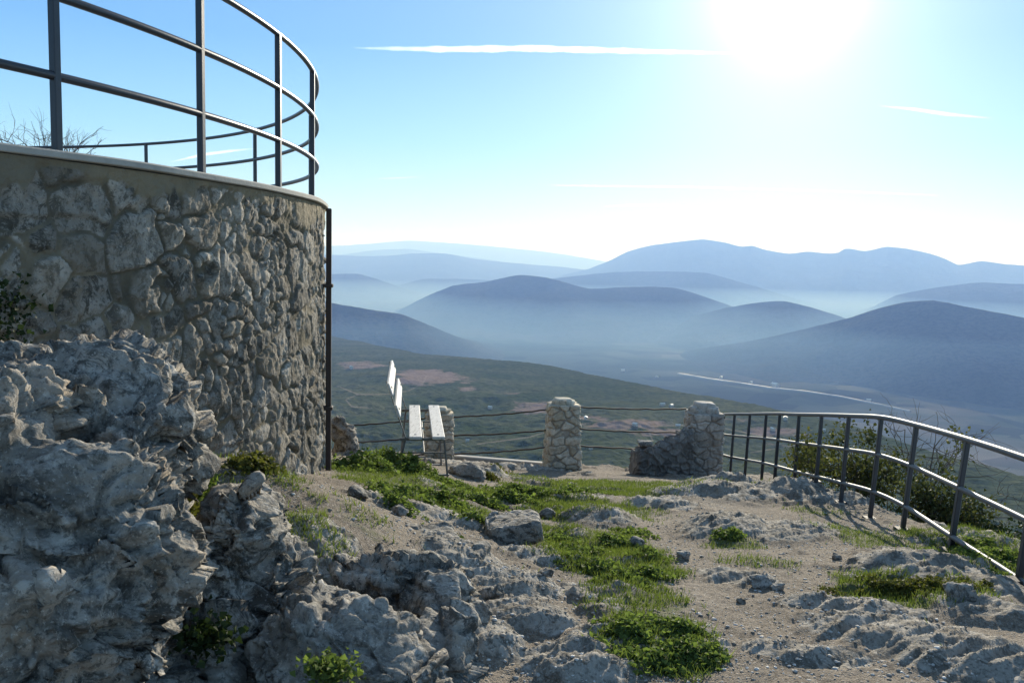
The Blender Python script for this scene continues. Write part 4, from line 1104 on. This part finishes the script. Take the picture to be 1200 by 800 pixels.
def streak(name, pts, alt, width, dens, seed, label, flat=.5, cat='cloud'):
    """pts: pixel trail with relative thickness"""
    rg = np.random.default_rng(seed); C = []
    for (u, v, w) in pts:
        r = ray(u, v); t = (alt - CAM[2]) / r[2]; C.append((*(CAM + r * t), w))
    C = np.array(C); n = 260; tt = np.linspace(0, len(C) - 1, n); Q = np.stack([np.interp(tt, np.arange(len(C)), C[:, k]) for k in range(4)], -1)
    T = np.gradient(Q[:, :3], axis=0); T /= np.linalg.norm(T, axis=1)[:, None]; side = np.cross(T, [0, 0, 1.0]); side /= np.linalg.norm(side, axis=1)[:, None]
    V = []; K = 14
    for i in range(n):
        for k in range(K):
            a = 2 * math.pi * k / K; e = .8 + .4 * rg.random() + .2 * math.sin(i * .37 + seed) * math.sin(i * .11)
            V.append(Q[i, :3] + width * Q[i, 3] * e * (math.cos(a) * side[i] + flat * math.sin(a) * np.array([0, 0, 1])))
    V = np.array(V); Fq = grid_faces(n, K, True).tolist() + [list(range(K))[::-1], [(n - 1) * K + k for k in range(K)]]
    o = mk(name, V, Fq, cloud_mat(name + '_vapour', dens), smooth=True, label=label, cat=cat, loc=V.mean(0))
    bm = bmesh.new(); bm.from_mesh(o.data); bmesh.ops.recalc_face_normals(bm, faces=bm.faces[:]); bm.to_mesh(o.data); bm.free()
streak('contrail', [(415, 56.5, .15), (450, 57, .5), (520, 58, .95), (620, 57, 1.0), (700, 59, .9), (780, 61, .7), (830, 62, .5), (870, 63, .1)], 9000, 160, .0014, 1, 'bright white vapour trail crossing the upper sky', .9, 'contrail')
streak('contrail', [(1030, 124, .2), (1070, 128, .8), (1110, 134, .9), (1165, 139, .2)], 9000, 170, .0005, 2, 'short faint slanting vapour trail at upper right', .7, 'contrail')
streak('cloud', [(640, 217, .2), (700, 218, .8), (800, 219, 1), (900, 222, 1), (1000, 225, 1), (1100, 229, .2)], 9000, 240, .0018, 3, 'long thin cirrus streak low over the mountains', .4)
streak('cloud', [(710, 242, .2), (740, 241, .9), (780, 241, 1), (820, 243, .2)], 9000, 430, .003, 4, 'short bright cirrus bar under the long thin streak', .5)
streak('cloud', [(200, 190, .2), (240, 181, 1), (270, 177, .8), (300, 174, .2)], 9000, 300, .0005, 5, 'little white cloud seen through the terrace railing', .5)
streak('cloud', [(425, 210, .2), (460, 209, .8), (505, 207, .2)], 9000, 170, .0006, 6, 'faint short cloud wisp right of the terrace', .5)
streak('cloud', [(780, 260, .2), (880, 261, 1), (980, 257, .2)], 9000, 420, .0007, 7, 'very pale lowest cloud band above the big mountain', .4)

# ------------------------------------------------------------------ haze
HAZE_DENSITY = 8.6e-5
def build_haze():
    x0, x1, y0, y1, z0, z1 = -48000, 48000, -400, 60500, FLOOR - 60, 760
    V = [(x, y, z) for z in (z0, z1) for (x, y) in ((x0, y0), (x1, y0), (x1, y1), (x0, y1))]
    Fc = [(3, 2, 1, 0), (4, 5, 6, 7), (0, 1, 5, 4), (1, 2, 6, 5), (2, 3, 7, 6), (3, 0, 4, 7)]
    m, nt, out = new_mat('valley_air'); v = nt.nodes.new('ShaderNodeVolumePrincipled')
    v.inputs['Density'].default_value = HAZE_DENSITY; v.inputs['Color'].default_value = (.27, .465, 1.0, 1); v.inputs['Absorption Color'].default_value = (1, 1, 1, 1); v.inputs['Anisotropy'].default_value = .2
    nt.links.new(v.outputs[0], out.inputs['Volume'])
    mk('haze', V, Fc, m, kind='stuff', label='pale blue haze filling the valleys')
build_haze()
def build_mist():
    # low inversion layer lying in the valley, thinner towards the near hills
    x0, x1, y0, y1, z0, z1 = -46000, 46000, 3500, 10500, FLOOR - 50, FLOOR + 210
    V = [(x, y, z) for z in (z0, z1) for (x, y) in ((x0, y0), (x1, y0), (x1, y1), (x0, y1))]
    Fc = [(3, 2, 1, 0), (4, 5, 6, 7), (0, 1, 5, 4), (1, 2, 6, 5), (2, 3, 7, 6), (3, 0, 4, 7)]
    m, nt, out = new_mat('valley_mist'); v = nt.nodes.new('ShaderNodeVolumePrincipled')
    v.inputs['Density'].default_value = 1.8e-4; v.inputs['Color'].default_value = (.36, .64, 1.0, 1); v.inputs['Absorption Color'].default_value = (1, 1, 1, 1); v.inputs['Anisotropy'].default_value = .2
    nt.links.new(v.outputs[0], out.inputs['Volume'])
    mk('haze', V, Fc, m, kind='stuff', label='white mist lying low between the hills')
build_mist()

# ------------------------------------------------------------------ light, sky, camera
w = bpy.data.worlds.new('World'); SC.world = w; w.use_nodes = True; nt = w.node_tree; nt.nodes.clear(); N = NT(nt)
out = N.n('ShaderNodeOutputWorld'); bg = N.n('ShaderNodeBackground'); sky = N.n('ShaderNodeTexSky', sky_type='NISHITA')
sky.sun_disc = False; sky.sun_elevation = SUN_EL; sky.sun_rotation = SUN_AZ; sky.altitude = 1000; sky.air_density = 1.0; sky.dust_density = 0.15; sky.ozone_density = 2.2
tc = N.n('ShaderNodeTexCoord'); nm = N.n('ShaderNodeVectorMath', operation='NORMALIZE'); N.link(tc.outputs['Generated'], nm.inputs[0])
dt = N.n('ShaderNodeVectorMath', operation='DOT_PRODUCT'); N.link(nm.outputs[0], dt.inputs[0]); dt.inputs[1].default_value = tuple(SUN)
dv = N.math('MAXIMUM', dt.outputs['Value'], 0.0)
au = N.math('ADD', N.math('ADD', N.math('ADD', N.math('MULTIPLY', N.math('POWER', dv, 900.0), 1.0), N.math('MULTIPLY', N.math('POWER', dv, 180.0), .22)), N.math('MULTIPLY', N.math('POWER', dv, 55.0), .20)), N.math('MULTIPLY', N.math('POWER', dv, 12.0), .13))
aur = N.n('ShaderNodeCombineColor')
for k, f in enumerate((1.0, .98, .93)): N.link(N.math('MULTIPLY', au, f), aur.inputs[k])
sx = N.n('ShaderNodeSeparateXYZ'); N.link(nm.outputs[0], sx.inputs[0])
air = N.ramp(sx.outputs[2], [(0.0, (.46, .64, .78)), (.05, (.39, .62, .80)), (.12, (.235, .51, .80)), (.22, (.115, .34, .73)), (.36, (.12, .29, .56)), (1.0, (.17, .25, .36))])
sc8 = N.mix(1.0, air, (7.2, 7.2, 7.2), 'MULTIPLY')
base = N.mix(.84, sky.outputs[0], sc8)
aus = N.mix(1.0, aur.outputs[0], (8.0, 8.0, 8.0), 'MULTIPLY')
col = N.mix(1.0, base, aus, 'ADD')
N.link(col, bg.inputs['Color']); bg.inputs['Strength'].default_value = .116; N.link(bg.outputs[0], out.inputs['Surface'])

sd = bpy.data.lights.new('sun', 'SUN'); sd.energy = 5.0; sd.angle = math.radians(.5); sd.color = (1.0, .95, .87)
so = bpy.data.objects.new('sun', sd); COL.objects.link(so); so.rotation_euler = Vector(-SUN).to_track_quat('-Z', 'Y').to_euler(); so.location = (0, 0, 30)

cd = bpy.data.cameras.new('camera'); co = bpy.data.objects.new('camera', cd); COL.objects.link(co)
cd.sensor_fit = 'HORIZONTAL'; cd.sensor_width = 36; cd.lens = 36 * F_PX / 1200; cd.clip_start = .05; cd.clip_end = 300000
co.matrix_world = Matrix(((RT[0], UP[0], -FW[0], CAM[0]), (RT[1], UP[1], -FW[1], CAM[1]), (RT[2], UP[2], -FW[2], CAM[2]), (0, 0, 0, 1)))
SC.camera = co
SC.view_settings.view_transform = 'Standard'; SC.view_settings.look = 'None'; SC.view_settings.gamma = 1; SC.view_settings.exposure = 0.66
SC.render.engine = 'CYCLES'
cy = SC.cycles; cy.use_denoising = True; cy.max_bounces = 6; cy.diffuse_bounces = 3; cy.glossy_bounces = 2; cy.transmission_bounces = 3; cy.volume_bounces = 0; cy.transparent_max_bounces = 8
cy.sample_clamp_indirect = 6
